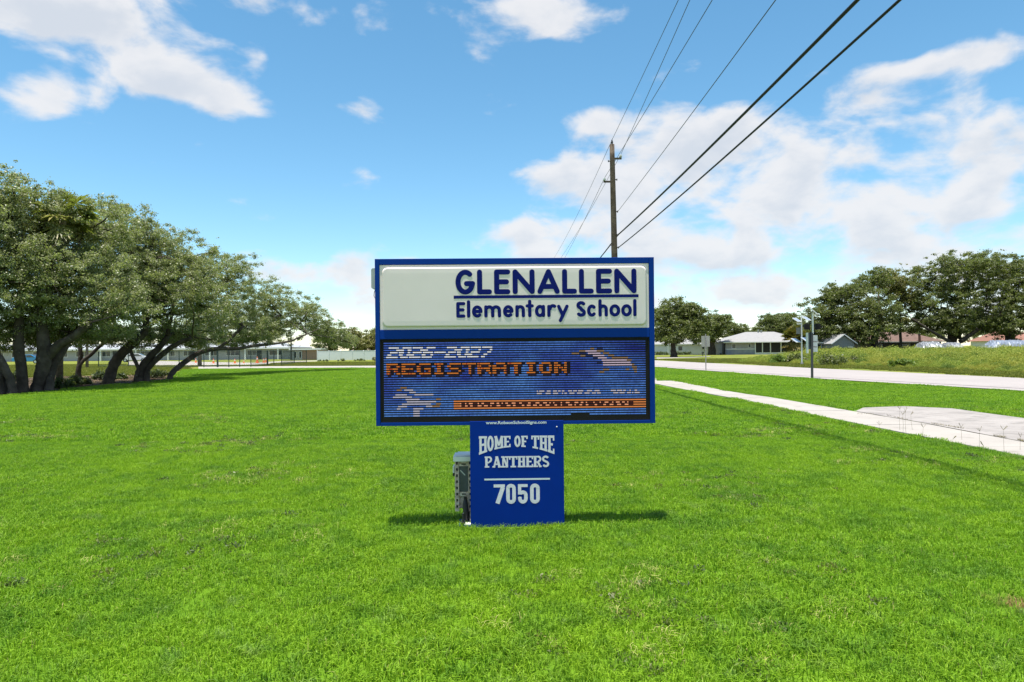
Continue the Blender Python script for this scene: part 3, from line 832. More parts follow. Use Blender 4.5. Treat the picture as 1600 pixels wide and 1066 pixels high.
YP = -.0316
def slab_word(items, z_fn, cap, wd, x_of, parent, m, name='lettering'):
    """slab-serif capitals drawn with thick and thin ribbons; z_fn bends the line"""
    Lw = Letters(YP, z_fn)
    for ch, xa, xb in items:
        x0_, x1_ = x_of(xa), x_of(xb); W = x1_ - x0_; st = wd; th = wd * .62; s2 = th / 2
        X = lambda u: x0_ + u * W
        def V_(u, a=0, b=1): Lw.seg((X(u), a * cap), (X(u), b * cap), st, 3)
        def H_(v, a, b): Lw.seg((X(a), v), (X(b), v), th, 3)
        l = st / W * .72; r = 1 - l; e = st / W * .95 + l * .3
        def serif(u, v): H_(s2 if v == 0 else cap - s2, max(u - e, 0), min(u + e, 1))
        if ch == 'H':
            V_(l); V_(r); H_(cap / 2, l, r)
            for u in (l, r): serif(u, 0); serif(u, 1)
        elif ch == 'O':
            for p in (arc(X(.5), cap/2, W/2 - st/2, cap/2 - s2, 0, 360, 28),):
                Lw.stroke(p, st * .9, False)
        elif ch == 'M':
            V_(l); V_(r); Lw.seg((X(l), cap), (X(.5), cap*.25), st * .8, 3); Lw.seg((X(r), cap), (X(.5), cap*.25), st * .8, 3)
            for u in (l, r): serif(u, 0)
            H_(cap - s2, 0, l); H_(cap - s2, r, 1)
        elif ch in 'EF':
            V_(l); H_(cap - s2, 0, .98); H_(cap / 2, l, .8)
            Lw.seg((X(.93), cap), (X(.93), cap*.72), th, 2)
            if ch == 'E': H_(s2, 0, .98); Lw.seg((X(.93), 0), (X(.93), cap*.28), th, 2)
            else: serif(l, 0)
        elif ch == 'T':
            V_(.5); H_(cap - s2, 0, 1); serif(.5, 0)
            for u in (.06, .94): Lw.seg((X(u), cap), (X(u), cap*.70), th, 2)
        elif ch in 'PR':
            V_(l); H_(cap - s2, 0, .6); H_(cap*.45, l, .6); serif(l, 0)
            Lw.stroke(arc(X(.58), cap*.725, W*.42 - st/2, cap*.275 - s2, 90, -90, 10), st * .8, False)
            if ch == 'R': Lw.seg((X(.55), cap*.45), (X(.85), 0), st * .85, 2); H_(s2, .72, 1)
        elif ch == 'A':
            Lw.seg((X(.5), cap), (X(.18), 0), st * .7, 3); Lw.seg((X(.5), cap), (X(.82), 0), st, 3); H_(cap*.3, .25, .75)
            H_(s2, 0, .34); H_(s2, .62, 1); H_(cap - s2, .34, .6)
        elif ch == 'N':
            Lw.seg((X(l), 0), (X(l), cap), st*.6, 3); Lw.seg((X(r), 0), (X(r), cap), st*.6, 3); Lw.seg((X(l), cap), (X(r), 0), st*.8, 3); serif(l, 0); serif(r, 1); H_(cap - s2, 0, l)
        elif ch == 'S':
            Lw.stroke(arc(X(.5), cap*.73, W/2 - st/2, cap*.27 - s2, 25, 255, 12) + arc(X(.5), cap*.27, W/2 - st/2, cap*.27 - s2, 75, -155, 12), st * .85, False)
    return Lw.obj(name, m, parent)
ZP = lambda q: GX(690 + q / 5.329)
ztop = GZ(640 + 215 / 5.329)
CAPA = 90 / 5.329 * PXM
def arch(x, z):
    u = (x - ZP(629)) / (ZP(940) - ZP(629)); base = (305 - 215 + 66 * u * u * .98) / 5.329 * PXM
    return (x, ztop - base * (1 - z / CAPA))
for wd_ in ([('H', 318, 386), ('O', 386, 442), ('M', 446, 522), ('E', 524, 578)], [('O', 610, 664), ('F', 668, 720)], [('T', 754, 815), ('H', 820, 884), ('E', 888, 940)]):
    slab_word(wd_, arch, CAPA, .0205, ZP, ped, M['silver'])
zb = GZ(640 + 475 / 5.329)
slab_word([('P', 365, 428), ('A', 428, 502), ('N', 502, 566), ('T', 568, 634), ('H', 638, 702), ('E', 706, 764), ('R', 768, 836), ('S', 838, 900)], lambda x, z: (x, zb + z), 92 / 5.329 * PXM, .021, ZP, ped, M['silver'])
Lw = Letters(YP); Lw.seg((ZP(361), GZ(747.6)), (ZP(903), GZ(747.6)), 14 / 5.329 * PXM); Lw.obj('dividing_line', M['whitev'], ped)
Lw = Letters(YP); cap = 158 / 5.329 * PXM; zb2 = GZ(640 + 773 / 5.329); st = 30 / 5.329 * PXM
def rloop(x0_, x1_, z0_, z1_, r): 
    p = rounded(x0_, x1_, z0_, z1_, r, 6); return p + [p[0]]
xa, xb = ZP(437), ZP(530)
Lw.seg((xa, zb2 + cap - st*.42), (xb, zb2 + cap - st*.42), st * .84); Lw.seg((xb - st*.55, zb2 + cap - st*.8), (xa + st*1.0, zb2), st * 1.15)
for a_, b_ in ((540, 620), (738, 818)):
    x0_, x1_ = ZP(a_) + st/2, ZP(b_) - st/2
    Lw.stroke(rloop(x0_, x1_, zb2 + st*.38, zb2 + cap - st*.38, (x1_ - x0_) / 2 * .95), st, False)
x0_, x1_ = ZP(638), ZP(718)
Lw.seg((x0_ + .004, zb2 + cap - st*.4), (x1_, zb2 + cap - st*.4), st * .8); Lw.seg((x0_ + st*.45, zb2 + cap), (x0_ + st*.45, zb2 + cap*.46), st * .9)
rx_ = (x1_ - x0_ - st) / 2
Lw.stroke([(x0_ + st*.6, zb2 + cap*.53)] + arc(x0_ + st/2 + rx_, zb2 + cap*.42, rx_, cap*.16, 95, 0, 8) + [(x1_ - st/2, zb2 + cap*.3)] + arc(x0_ + st/2 + rx_, zb2 + cap*.26, rx_, cap*.26 - st*.38, 0, -180, 14) + [(x0_ + st/2, zb2 + cap*.33)], st, False)
Lw.obj('lettering', M['silver'], ped)
mb = MB(); mb.cyl((GX(871), -.0315, GZ(667)), (GX(871), -.035, GZ(667)), .006, .004, 10); mb.obj('screw', M['whitem'], ped)
# maker's line along the bottom bar, in the built-in typeface
cu = D.curves.new('maker_line', 'FONT'); cu.body = 'www.RobsonSchoolSigns.com'; cu.size = 1; cu.fill_mode = 'FRONT'; cu.align_x = 'CENTER'; cu.offset = .03; cu.resolution_u = 3
tmp = D.objects.new('maker_line', cu); COL.objects.link(tmp); bpy.context.view_layer.update()
me = D.meshes.new_from_object(tmp.evaluated_get(bpy.context.evaluated_depsgraph_get()))
COL.objects.unlink(tmp); D.objects.remove(tmp)
co = np.zeros(len(me.vertices) * 3); me.vertices.foreach_get('co', co); co = co.reshape(-1, 3)
wS = (ZP(880) - ZP(378)) / (co[:, 0].max() - co[:, 0].min()); hS = 33 / 5.329 * PXM / (co[:, 1].max() - co[:, 1].min())
co2 = np.stack([ZP(629) + co[:, 0] * wS, np.full(len(co), -.0322), GZ(664) + (co[:, 1] - co[:, 1].min()) * hS + .004], 1)
me.vertices.foreach_set('co', co2.ravel()); me.materials.clear(); me.materials.append(M['whitev']); me.update()
ml = D.objects.new('lettering', me); COL.objects.link(ml); ml.parent = ped

# ---- radio box and cable on the cabinet's left side
mb = MB(); x1 = cab_x0 - .002; x0_ = GX(582.4)
pts = [(x, .06, z) for x, z in rounded(x0_, x1 + .02, GZ(449), GZ(416.5), .018, 5)]
mb.prism([(min(p[0], x1), p[1], p[2]) for p in pts], (0, .10, 0))
rb = mb.obj('radio_box', M['greypl'], sign, bevel=.003)
mb = MB(); mb.tube([(GX(587), .11, GZ(449.5)), (GX(585.5), .11, GZ(454)), (GX(585), .11, GZ(459)), (GX(586.5), .11, GZ(463)), (x1, .11, GZ(461))], .0032, 6); mb.obj('cable', M['wire'], rb)

# ---- electrical cabinet with perforated rails beside the pedestal
ex0, ex1 = GX(709.5), GX(738); ez0, ez1 = GZ(802), GZ(722)
mb = MB(); mb.box(ex0 + .002, ex1 + .10, .13, .30, ez0 + .02, ez1 - .002); eb = mb.obj('electrical_box', M['brownm'], sign, bevel=.004)
mb = MB(); mb.box(ex0 - .006, ex1 + .10, .055, .31, ez1, GZ(714)); mb.box(ex0 + .02, ex1 + .08, .07, .30, GZ(713.8), GZ(712.4)); mb.obj('box_lid', M['whitem'], eb, bevel=.004)
for (a_, b_) in ((GX(710.5), GX(717)), (GX(731.5), GX(737))):
    mb = MB()
    zs = [ez0 + i * .0275 for i in range(17)]
    for i, z in enumerate(zs[::2]):
        if z + .055 > ez1 + .002: break
        mb.box(a_, b_, .10, .1285, z + .0005, z + .0305)
        mb.box(a_, a_ + (b_ - a_) * .27, .10, .1285, z + .031, z + .0545); mb.box(b_ - (b_ - a_) * .27, b_, .10, .1285, z + .031, z + .0545)
    pr = mb.obj('perforated_rail', M['brownm'], eb)
    mb = MB(); mb.box(a_ + .001, b_ - .001, .1145, .1275, ez0, ez1 - .002); mb.obj('hole_shade', M['darkm'], pr)  # dark strip added behind the rail holes, standing in for their shade
mb = MB(); mb.box(GX(717.3), GX(731.2), .112, .1285, GZ(771), GZ(731)); dp = mb.obj('dark_panel', M['glassd'], eb)
mb = MB(); mb.tube([(GX(719), .109, GZ(737)), (GX(726.5), .109, GZ(745))], .0045, 6); mb.obj('latch_rod', M['whitem'], dp)
for (z_a, z_b) in ((730.6, 724), (778, 771.5)):
    mb = MB(); mb.box(GX(717.3), GX(731.2), .108, .1285, GZ(z_a), GZ(z_b)); mb.obj('cross_rail', M['brownm'], eb)
    mb = MB(); mb.box(GX(721), GX(728), .104, .1078, GZ(z_b + 4.5), GZ(z_b + 2.5)); mb.obj('slot', M['darkm'], eb)
mb = MB(); mb.box(GX(706.8), GX(709.3), .13, .25, GZ(742), GZ(732)); mb.obj('hinge', M['whitem'], eb); mb = MB(); mb.box(GX(706.8), GX(709.3), .12, .25, GZ(747), GZ(742.5)); mb.obj('latch', M['darkm'], eb)
mb = MB(); mb.tube([(GX(727), .09, GZ(779)), (GX(727), .075, GZ(790)), (GX(727.5), .07, GZ(800)), (GX(728), .08, .03)], [.012, .024, .026, .012], 10); mb.cyl((GX(727), .088, GZ(783)), (GX(727), .086, GZ(779)), .016, n=10); mb.obj('conduit', M['darkm'], eb)
mb = MB(); mb.tube([(GX(724), .06, ez0), (GX(722.5), .05, .024)], .007, 8); mb.tube([(GX(735), .06, ez0 + .01), (GX(735), .05, .024)], .007, 8); mb.obj('stand_leg', M['galv'], eb)

# ------------------------------------------------------------------ utility pole and its cables
PYD = 31.0
pb, pt = A(963.4, 545, PYD), A(956.2, 226, PYD)
dirp = (pt - pb); base = pb + dirp * (-pb.z / dirp.z)
up = empty('utility_pole', (base.x, base.y, 0), 'tall weathered wooden utility pole rising behind the school sign', 'utility pole')
B0 = Vector((base.x, base.y, 0)); ax = (pt - base)
mb = MB(); n_ = 14
mb.tube([ax * (i / n_) for i in range(n_ + 1)], [.165 - .055 * i / n_ + random.uniform(-.003, .003) for i in range(n_ + 1)], 14, wob=.02)
mb.obj('pole', M['polew'], up, smooth=True)
px_at = lambda py: A(956.2 + (py - 226) * 7.2 / 319, py, PYD) - B0
def onpole(py): return px_at(py)
def bracket(py, side, L_):
    p = onpole(py); m = MB(); s = side
    m.box(p.x + s*.10 if s > 0 else p.x - L_, p.x + L_ if s > 0 else p.x - .10, p.y - .04, p.y + .04, p.z - .035, p.z + .035)
    b = m.obj('insulator_arm', M['polew'], up)
    m = MB(); q = Vector((p.x + s * (L_ - .04), p.y, p.z + .036)); m.tube([q, q + Vector((0, 0, .05)), q + Vector((0, 0, .12)), q + Vector((0, 0, .15))], [.03, .07, .055, .02], 10); m.obj('insulator', M['greypl'], b)
    return Vector((B0.x + q.x, B0.y, q.z + .13))
att_B = bracket(248, 1, .42); att_C = bracket(284, -1, .42)
m = MB(); p = onpole(226); m.tube([p, p + Vector((0, 0, .10)), p + Vector((0, 0, .22))], [.03, .055, .02], 8); m.obj('insulator', M['darkm'], up); att_A = B0 + p + Vector((0, 0, .2))
for (py, s) in ((331, 1), (367, 1), (387, 1), (383, -1), (252, -1), (281, 1)):
    p = onpole(py); m = MB(); m.cyl((p.x + s*.08, p.y - .02, p.z), (p.x + s*.20, p.y - .02, p.z), .028, n=6); m.cyl((p.x + s*.17, p.y - .02, p.z), (p.x + s*.20, p.y - .02, p.z), .05, n=8); m.obj('bolt', M['darkm'], up)
up.location = B0
def cable(name, start, thru, r, label, sag=.35, m=M['cable'], yend=-24, far_=None):
    """from the pole towards and past the camera along a line through `thru`; a parabola sag below the chord"""
    d = (thru - start); T = (yend - start.y) / d.y
    pts = []
    for i in range(41):
        t = T * i / 40
        s_ = i / 40
        z = start.z + d.z * t
        # keep the seen points on the seen line: parabola zero at both the pole and thru
        t1 = 1.0 / T
        z += sag * 4 * s_ * (s_ - t1)
        pts.append(Vector((start.x + d.x * t, start.y + d.y * t, z)))
    mb = MB(); mb.tube(pts, r, 6)
    if far_: 
        fr = [start.lerp(far_, i / 12) - Vector((0, 0, .5 * 4 * (i / 12) * (1 - i / 12))) for i in range(13)]
        mb.tube(fr, r, 6)
    tag(mb.obj(name, m, smooth=True), label, 'cable')
def seen(px, py, z): 
    d = ray(px, py); t = (z - EYE) / d.z
    return Vector((d.x * t, t, z))
FARP = lambda z: Vector((base.x - .7, 78, z))
a1 = B0 + onpole(367) + Vector((.19, -.02, 0)); a2 = B0 + onpole(387) + Vector((.19, -.02, 0)); a3 = B0 + onpole(331) + Vector((.19, -.02, 0))
cable('telephone_cable', a1, seen(1340, 0, a1.z - .15), .030, 'thicker of the two black cables running from mid pole to the top right', .5, far_=FARP(6.0))
cable('telephone_cable', a2, seen(1406, 0, a2.z - .15), .021, 'thinner, lower of the two black cables running from mid pole to the top right', .5)
cable('power_wire', att_A, seen(1060, 0, att_A.z - .05), .010, 'thin wire from the very tip of the utility pole, leftmost of the wires overhead', .3, M['wire'], far_=FARP(10.8))
cable('power_wire', att_B, seen(1078, 0, att_B.z - .05), .010, 'thin wire from the right arm of the utility pole, second from the left overhead', .3, M['wire'], far_=FARP(10.0))
cable('power_wire', att_C, seen(1113, 0, att_C.z - .05), .010, 'thin wire from the left arm of the utility pole, third from the left overhead', .3, M['wire'], far_=FARP(9.0))
cable('power_wire', a3, seen(1212, 0, a3.z - .05), .010, 'thin wire just left of the two black cables, fixed halfway up the utility pole', .3, M['wire'])

# ------------------------------------------------------------------ trees
def leafcloud(name, centres, radii, per, L, W, m, flat=.62, up=.5, curl=0.0):
    """leaves round clump centres; more of them in the shell of each clump"""
    centres = np.asarray(centres); radii = np.asarray(radii); nC = len(centres)
    cnt = np.maximum(8, (per * (radii / radii.mean()) ** 2).astype(int)); ci = np.repeat(np.arange(nC), cnt); n = len(ci)
    u = rng.normal(0, 1, (n, 3)); u /= np.linalg.norm(u, axis=1)[:, None]
    r = (rng.random(n) ** .6) * (1 + .32 * rng.normal(0, 1, n))
    p = centres[ci] + u * (radii[ci] * r)[:, None] * np.array([1, 1, flat])
    nr = u * .5 + rng.normal(0, .75, (n, 3)) + np.array([0, 0, up]); nr /= np.linalg.norm(nr, axis=1)[:, None]
    a = np.cross(nr, rng.normal(0, 1, (n, 3))); a /= np.linalg.norm(a, axis=1)[:, None]; b = np.cross(nr, a)
    l = (L * (.6 + .8 * rng.random(n)))[:, None] / 2; w_ = (W * (.6 + .8 * rng.random(n)))[:, None] / 2
    V = np.stack([p - a * l, p + b * w_ - a * l * .1, p + a * l, p - b * w_ - a * l * .1], 1).reshape(-1, 3)
    tone = rng.normal(.5, .12, nC)[ci] + rng.normal(0, .2, n)
    return numpy_mesh(name, V, 4, m, np.clip(tone, 0, 1)), n

def hnoise(p, s, seed=0):
    """cheap smooth 3D noise in 0..1"""
    r_ = np.random.default_rng(seed); o = r_.random((6, 3)) * 2 - 1; ph = r_.random(6) * 6.28
    v = sum(np.sin(p @ (o[i] * s * (1 + .6 * i)) * 2.2 + ph[i]) for i in range(6)) / 6
    return .5 + .5 * v * 1.6

TOT = [0]
def oak(name, label, base, trunks, lobes, clump_r, density, per, leaf, m, bark, cat='tree', group=None, holes=.2, limb_r=.12, nlimb=16, shadow_fill=.35, limbs_from=None, seed=1, flat=.62, twig=.09):
    """base: ground point; trunks: list of (points, radii) in world space; lobes: (centre, (rx, ry, rz))"""
    t = empty(name, base, label, cat, group=group); B = Vector(base)
    mb = MB()
    for ptsT, rad in trunks:
        # finer wandering polyline through the given points
        ps = []; rs = []
        for i in range(len(ptsT) - 1):
            a, b = Vector(ptsT[i]), Vector(ptsT[i+1]); k = 4
            a0 = Vector(ptsT[max(i-1, 0)]); b0 = Vector(ptsT[min(i+2, len(ptsT)-1)])
            for j in range(k):
                s = j / k
                q = .5 * ((2*a) + (b - a0) * s + (2*a0 - 5*a + 4*b - b0) * s*s + (3*a - a0 - 3*b + b0) * s**3)
                r_ = rad[i] + (rad[i+1] - rad[i]) * s
                ps.append(q - B + Vector((random.uniform(-.12, .12), random.uniform(-.12, .12), 0)) * r_ * (1 if i + j else 0)); rs.append(r_)
        ps.append(Vector(ptsT[-1]) - B); rs.append(rad[-1])
        mb.tube(ps, rs, 10, wob=.09)
    mb.obj('trunk', bark, t, smooth=True)
    C = []; Rr = []
    sd = np.random.default_rng(seed)
    for (c, rad) in lobes:
        c = np.array(c); rad = np.array(rad, float)
        area = (rad[0] * rad[1] + rad[0] * rad[2] + rad[1] * rad[2]) / 3 * 4 * np.pi
        n = max(6, int(area * density / clump_r ** 2))
        u = sd.normal(0, 1, (n, 3)); u /= np.linalg.norm(u, axis=1)[:, None]
        rr_ = sd.uniform(.72, 1.06, n); inner = sd.random(n) < shadow_fill; rr_[inner] = sd.uniform(.2, .7, inner.sum())
        far_ = sd.random(n) < twig; rr_[far_] = sd.uniform(1.02, 1.17, far_.sum())
        bump = .80 + .42 * hnoise(u * rad, 1.0 / max(.7, rad.min() * .35), seed + 3)
        p = c + u * rad * (rr_ * bump)[:, None]
        keep = hnoise(p, 1.0 / (clump_r * 2.2), seed + 5) > holes
        p = p[keep]
        C.append(p); fk = far_[keep]; Rr.append(clump_r * np.where(fk, sd.uniform(.28, .5, len(p)), sd.uniform(.55, 1.25, len(p))))
    C = np.concatenate(C); Rr = np.concatenate(Rr)
    ok = C[:, 2] > .8; C = C[ok]; Rr = Rr[ok]
    me, n = leafcloud('crown', C - np.array(B), Rr, per, leaf[0], leaf[1], m, flat)
    TOT[0] += n * 2
    o = D.objects.new('crown', me); COL.objects.link(o); o.parent = t
    # limbs from the trunks into the clumps
    mb = MB(); srcs = limbs_from or [Vector(tr[0][-1]) for tr in trunks]; endr = {tuple(Vector(tr[0][-1])): tr[1][-1] for tr in trunks}
    order = sd.permutation(len(C))[:nlimb]
    big = [Vector(c) for c, _ in lobes]
    joints = []
    for c in big:
        s_ = min(srcs, key=lambda q: (q - c).length); mid = s_.lerp(c, .5) + Vector((sd.normal(0, .3), sd.normal(0, .3), abs(sd.normal(0, .2))))
        pts_ = [s_, s_.lerp(mid, .5), mid, mid.lerp(c, .5) + Vector((0, 0, .1)), c]
        lr_ = min(limb_r, endr.get(tuple(s_), limb_r) * .8); mb.tube([q - B for q in pts_], [lr_, lr_*.85, lr_*.7, lr_*.5, lr_*.3], 7, wob=.1)
        joints += [mid, c]
    for i in order:
        c = Vector(C[i]); s_ = min(joints + srcs, key=lambda q: (q - c).length + random.random() * .6)
        mid = s_.lerp(c, .55) + Vector((sd.normal(0, .18), sd.normal(0, .18), sd.normal(0, .15))) * (c - s_).length * .5
        mb.tube([s_ - B, mid - B, c - B], [limb_r*.38, limb_r*.25, limb_r*.08], 5)
    mb.obj('limbs', bark, t, smooth=True)
    return t

def lobe(px, py, Y, rpx, rpz, dep):
    c = A(px, py, Y); k = Y / FPX
    return (c, (rpx * k, dep, rpz * k))
def tr(pts, Y, rad_px, dY=0.0):
    """a trunk through photograph points at about depth Y"""
    n = len(pts)
    return [A(x, y, Y + dY * i / (n - 1)) for i, (x, y) in enumerate(pts)], [r * .9 * Y / FPX for r in rad_px]
def gbase(px, py):
    p = P(px, py); p.z = 0; return p
def root(tk, z=-.15):
    p = tk[0][0].copy(); p.z = z
    return ([p] + tk[0], [tk[1][0] * 1.25] + tk[1])

LV = (.090, .048)
row = 'oak row at the left edge of the lawn'
def left_oak(px, py, trunks, lobes, label, dens=.50, per=88, seed=1, **kw):
    b = gbase(px, py)
    return oak('oak_tree', label, b, [root(t_) if t_[0][0].z < 1.3 else t_ for t_ in trunks], lobes, .30, dens, per, LV, M['leaf'], M['bark'], group=row, seed=seed, nlimb=60, limb_r=.13, **kw)

Y1_ = P(10, 616).y
left_oak(6, 616, [tr([(-4, 590), (-8, 560), (-14, 520), (-18, 470)], Y1_, [13, 10, 9, 7]), tr([(20, 612), (14, 590), (-2, 556)], Y1_, [6, 7, 6])],
         [lobe(-70, 350, 27, 105, 95, 3.0), lobe(12, 330, 28.5, 62, 68, 2.6), lobe(10, 430, 27.5, 80, 80, 2.6), lobe(0, 512, 28, 60, 32, 2.4)], 'oak cut by the left edge of the photo, grey trunk flaring into the mulch', seed=11)
Y2_ = P(36, 613).y
left_oak(36, 613, [tr([(36, 608), (34, 580), (30, 545), (30, 505), (34, 450)], Y2_, [9, 8.5, 8.5, 8, 6])],
         [lobe(62, 355, 29.5, 62, 62, 2.8), lobe(62, 440, 28.5, 70, 66, 2.6), lobe(50, 520, 29.5, 55, 26, 2.2)], 'straight upright oak trunk standing close left of the forked oak', seed=12)
Y3_ = P(60, 612).y
left_oak(60, 612, [tr([(60, 606), (66, 580), (70, 555), (66, 520), (62, 480)], Y3_, [11, 11, 12, 9, 7]), tr([(72, 560), (92, 540), (115, 526), (140, 505)], Y3_, [8, 7.5, 6.5, 5]), tr([(78, 600), (84, 570), (100, 545), (112, 520)], Y3_, [7, 7, 6.5, 5], 1.5)],
         [lobe(132, 362, 31, 66, 62, 2.8), lobe(130, 445, 29.5, 75, 64, 2.8), lobe(170, 490, 30, 60, 34, 2.4), lobe(110, 520, 31.5, 60, 24, 2.2)], 'oak with a heavy forked trunk whose right arm slants up to the right', seed=13)
Y4_ = P(121, 597).y
left_oak(121, 597, [tr([(120, 592), (124, 570), (126, 548), (122, 530)], Y4_, [4.5, 4, 3.5, 3]), tr([(124, 572), (140, 556), (160, 538), (180, 528)], Y4_, [3.5, 3, 2.8, 2.2])],
         [lobe(180, 372, 36, 56, 58, 2.8), lobe(200, 440, 35, 55, 60, 2.8), lobe(165, 526, 34.5, 52, 16, 2)], 'thin crooked oak stem between the forked oak and the leaning oaks', seed=14)
Y5_ = P(172, 599).y
left_oak(172, 599, [tr([(171, 590), (178, 570), (192, 550), (210, 535), (228, 518)], Y5_, [9, 8.5, 8, 7, 5]), tr([(212, 590), (216, 575), (208, 558), (204, 548)], Y5_ + 1, [3, 3, 3, 2.5])],
         [lobe(222, 400, 36, 46, 62, 2.6), lobe(240, 455, 36, 60, 60, 2.8), lobe(222, 524, 38, 60, 18, 2.2)], 'thick oak trunk leaning right, midway along the row', seed=15)
Y6_ = P(218, 597).y
left_oak(218, 597, [tr([(219, 589), (222, 575), (236, 556), (252, 540), (262, 525)], Y6_, [8.5, 7.5, 6, 5, 4]), tr([(230, 580), (240, 566), (256, 552), (276, 538), (300, 528)], Y6_, [5, 5, 4.5, 4, 3])],
         [lobe(283, 412, 39, 58, 52, 3), lobe(300, 468, 38, 66, 52, 3), lobe(290, 526, 41, 66, 18, 2.4)], 'oak with two close stems fanning up to the right, beside the low-limbed oak', seed=16)
Y7_ = P(264, 594).y
left_oak(264, 594, [tr([(266, 588), (276, 576), (290, 565), (312, 551), (340, 545), (370, 545), (395, 541), (420, 538), (450, 534), (480, 522)], Y7_, [4.5, 5, 5, 4.6, 4.2, 3.6, 3, 2.4, 2, 1.4], 11), tr([(340, 545), (360, 530), (380, 510)], Y7_ + 4.9, [3, 2.5, 2], 1)],
         [lobe(352, 442, 46, 60, 50, 3), lobe(350, 505, 46, 70, 34, 3), lobe(420, 478, 51, 46, 42, 2.8), lobe(425, 515, 51, 50, 24, 2.4), lobe(478, 492, 54, 36, 30, 2.2), lobe(512, 516, 55, 30, 20, 1.8), lobe(535, 532, 56, 22, 13, 1.4), lobe(380, 530, 48, 60, 13, 2)],
         'oak whose long low limb reaches right over the lawn toward the sign', seed=17)

# young leaves of a palm caught in the oak canopy
def palm(name, label, base, top, trunk_r, L_, n, m, droop=1.0, cat='palm tree', bark=None, group=None, lo=-50):
    t = empty(name, base, label, cat, group=group); B = Vector(base); T = Vector(top) - B
    mb = MB(); mb.tube([Vector((0, 0, -.1)), T * .3, T * .65, T], [trunk_r * 1.2, trunk_r, trunk_r * .9, trunk_r], 10, wob=.05); mb.obj('trunk', bark or M['palmbark'], t, smooth=True)
    for i in range(n):
        th = 2 * math.pi * i / n * 2.618 + random.uniform(-.2, .2); e = R(random.uniform(lo, 80)); l = L_ * random.uniform(.8, 1.1)
        d = Vector((math.cos(th) * math.cos(e), math.sin(th) * math.cos(e), math.sin(e)))
        stem = [T + d * (l * .5 * s) - Vector((0, 0, droop * (l * .5 * s) ** 2 * .25)) for s in (0, .5, 1)]
        Vs = []; tip0 = stem[-1]; side = d.cross(Vector((0, 0, 1))); side = side.normalized() if side.length > .01 else Vector((1, 0, 0)); nrm = side.cross(d)
        for s in (-1, 1):
            pass
        for kk in range(18):
            a_ = R(-115 + 230 * kk / 17); dd = (d * math.cos(a_) + side * math.sin(a_)).normalized()
            tip = tip0 + dd * l * .5 * (1 - .25 * abs(a_) / 2) - Vector((0, 0, droop * l * random.uniform(.08, .26)))
            wv = dd.cross(nrm).normalized() * l * .042
            md_ = tip0.lerp(tip, .55) + Vector((0, 0, l * .04))
            Vs += [tip0, md_ + wv, tip, md_ - wv]
        Vs += [stem[0] - side * .02, stem[0] + side * .02, stem[2] + side * .015, stem[2] - side * .015]
        me = numpy_mesh('frond', np.array([tuple(v) for v in Vs]), 4, m, np.clip(rng.normal(.62 if e > .2 else .8, .15, len(Vs) // 4), 0, 1))
        o = D.objects.new('frond', me); COL.objects.link(o); o.parent = t
    return t
pbz = gbase(108, 604); pbz = Vector((A(92, 560, 32).x, 32, 0))
palm('palm_tree', 'palm with yellow-green fan fronds poking out of the left oak canopy', pbz, A(98, 335, 29.2), .13, 1.6, 22, M['palmleaf'], lo=-45)
# pale trunks beyond the oaks whose tops are lost in their canopy
def far_palm(px, py, top, wpx, label, topx=None, L_=2.2):
    b = P(px, py)
    return palm('palm_tree', label, b, A(topx or px, top, b.y), wpx / 2 * b.y / FPX, L_, 16, M['palmleaf'], lo=-60)
far_palm(312, 573, 496, 5.5, 'pale grey palm trunk beside the wire fence left of the low oak limb')
far_palm(136, 575, 500, 4, 'thin pale palm trunk seen between the forked oak and the leaning oak')
b_ = P(455, 563); t_ = empty('lamp_post', b_, 'thin dark post standing on the far lawn under the oak limb', 'post')
mb = MB(); kk = b_.y / FPX; mb.cyl((0, 0, 0), (0, 0, 38 * kk), 1.6 * kk, .9 * kk, 8); mb.obj('post', M['darkm'], t_)
mb = MB(); mb.box(-.25, .25, -.12, .12, 38 * kk, 38 * kk + .12); mb.obj('lamp_head', M['darkm'], t_)

# undergrowth in the shade
def shrub(name, label, base, r, h, m, n=900, lw=(.09, .05), group=None, cat='shrub', stem=True):
    t = empty(name, base, label, cat, group=group)
    k = max(8, int(n / 70)); u = rng.normal(0, 1, (k, 3)); u /= np.linalg.norm(u, axis=1)[:, None]; u[:, 2] = np.abs(u[:, 2])
    C = u * np.array([r, r, h * .72]) * rng.uniform(.35, .85, k)[:, None]; C[:, 2] += h * .15
    me, nn = leafcloud('foliage', C, np.full(k, min(r, h) * .38) * rng.uniform(.7, 1.2, k), n / k, lw[0], lw[1], m, .85, .3)
    TOT[0] += nn * 2
    o = D.objects.new('foliage', me); COL.objects.link(o); o.parent = t
    mb = MB()
    for i in range(7):
        c = C[i % k]; mb.tube([(0, 0, -.02), (c[0] * .4, c[1] * .4, c[2] * .5), tuple(c)], [.02, .014, .006], 5)
    mb.obj('stems', M['bark'], t)
    return t
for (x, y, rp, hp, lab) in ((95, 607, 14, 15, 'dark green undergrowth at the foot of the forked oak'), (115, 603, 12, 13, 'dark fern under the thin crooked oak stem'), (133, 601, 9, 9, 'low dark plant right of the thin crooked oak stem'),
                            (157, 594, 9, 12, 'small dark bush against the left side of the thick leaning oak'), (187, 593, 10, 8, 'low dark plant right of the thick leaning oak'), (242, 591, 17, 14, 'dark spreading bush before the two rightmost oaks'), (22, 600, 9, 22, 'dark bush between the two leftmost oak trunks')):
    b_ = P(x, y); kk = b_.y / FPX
    shrub('shrub', lab, b_, rp * 1.35 * kk, hp * 1.3 * kk, M['fern'], 1100, (.16, .05), 'undergrowth below the oak row')

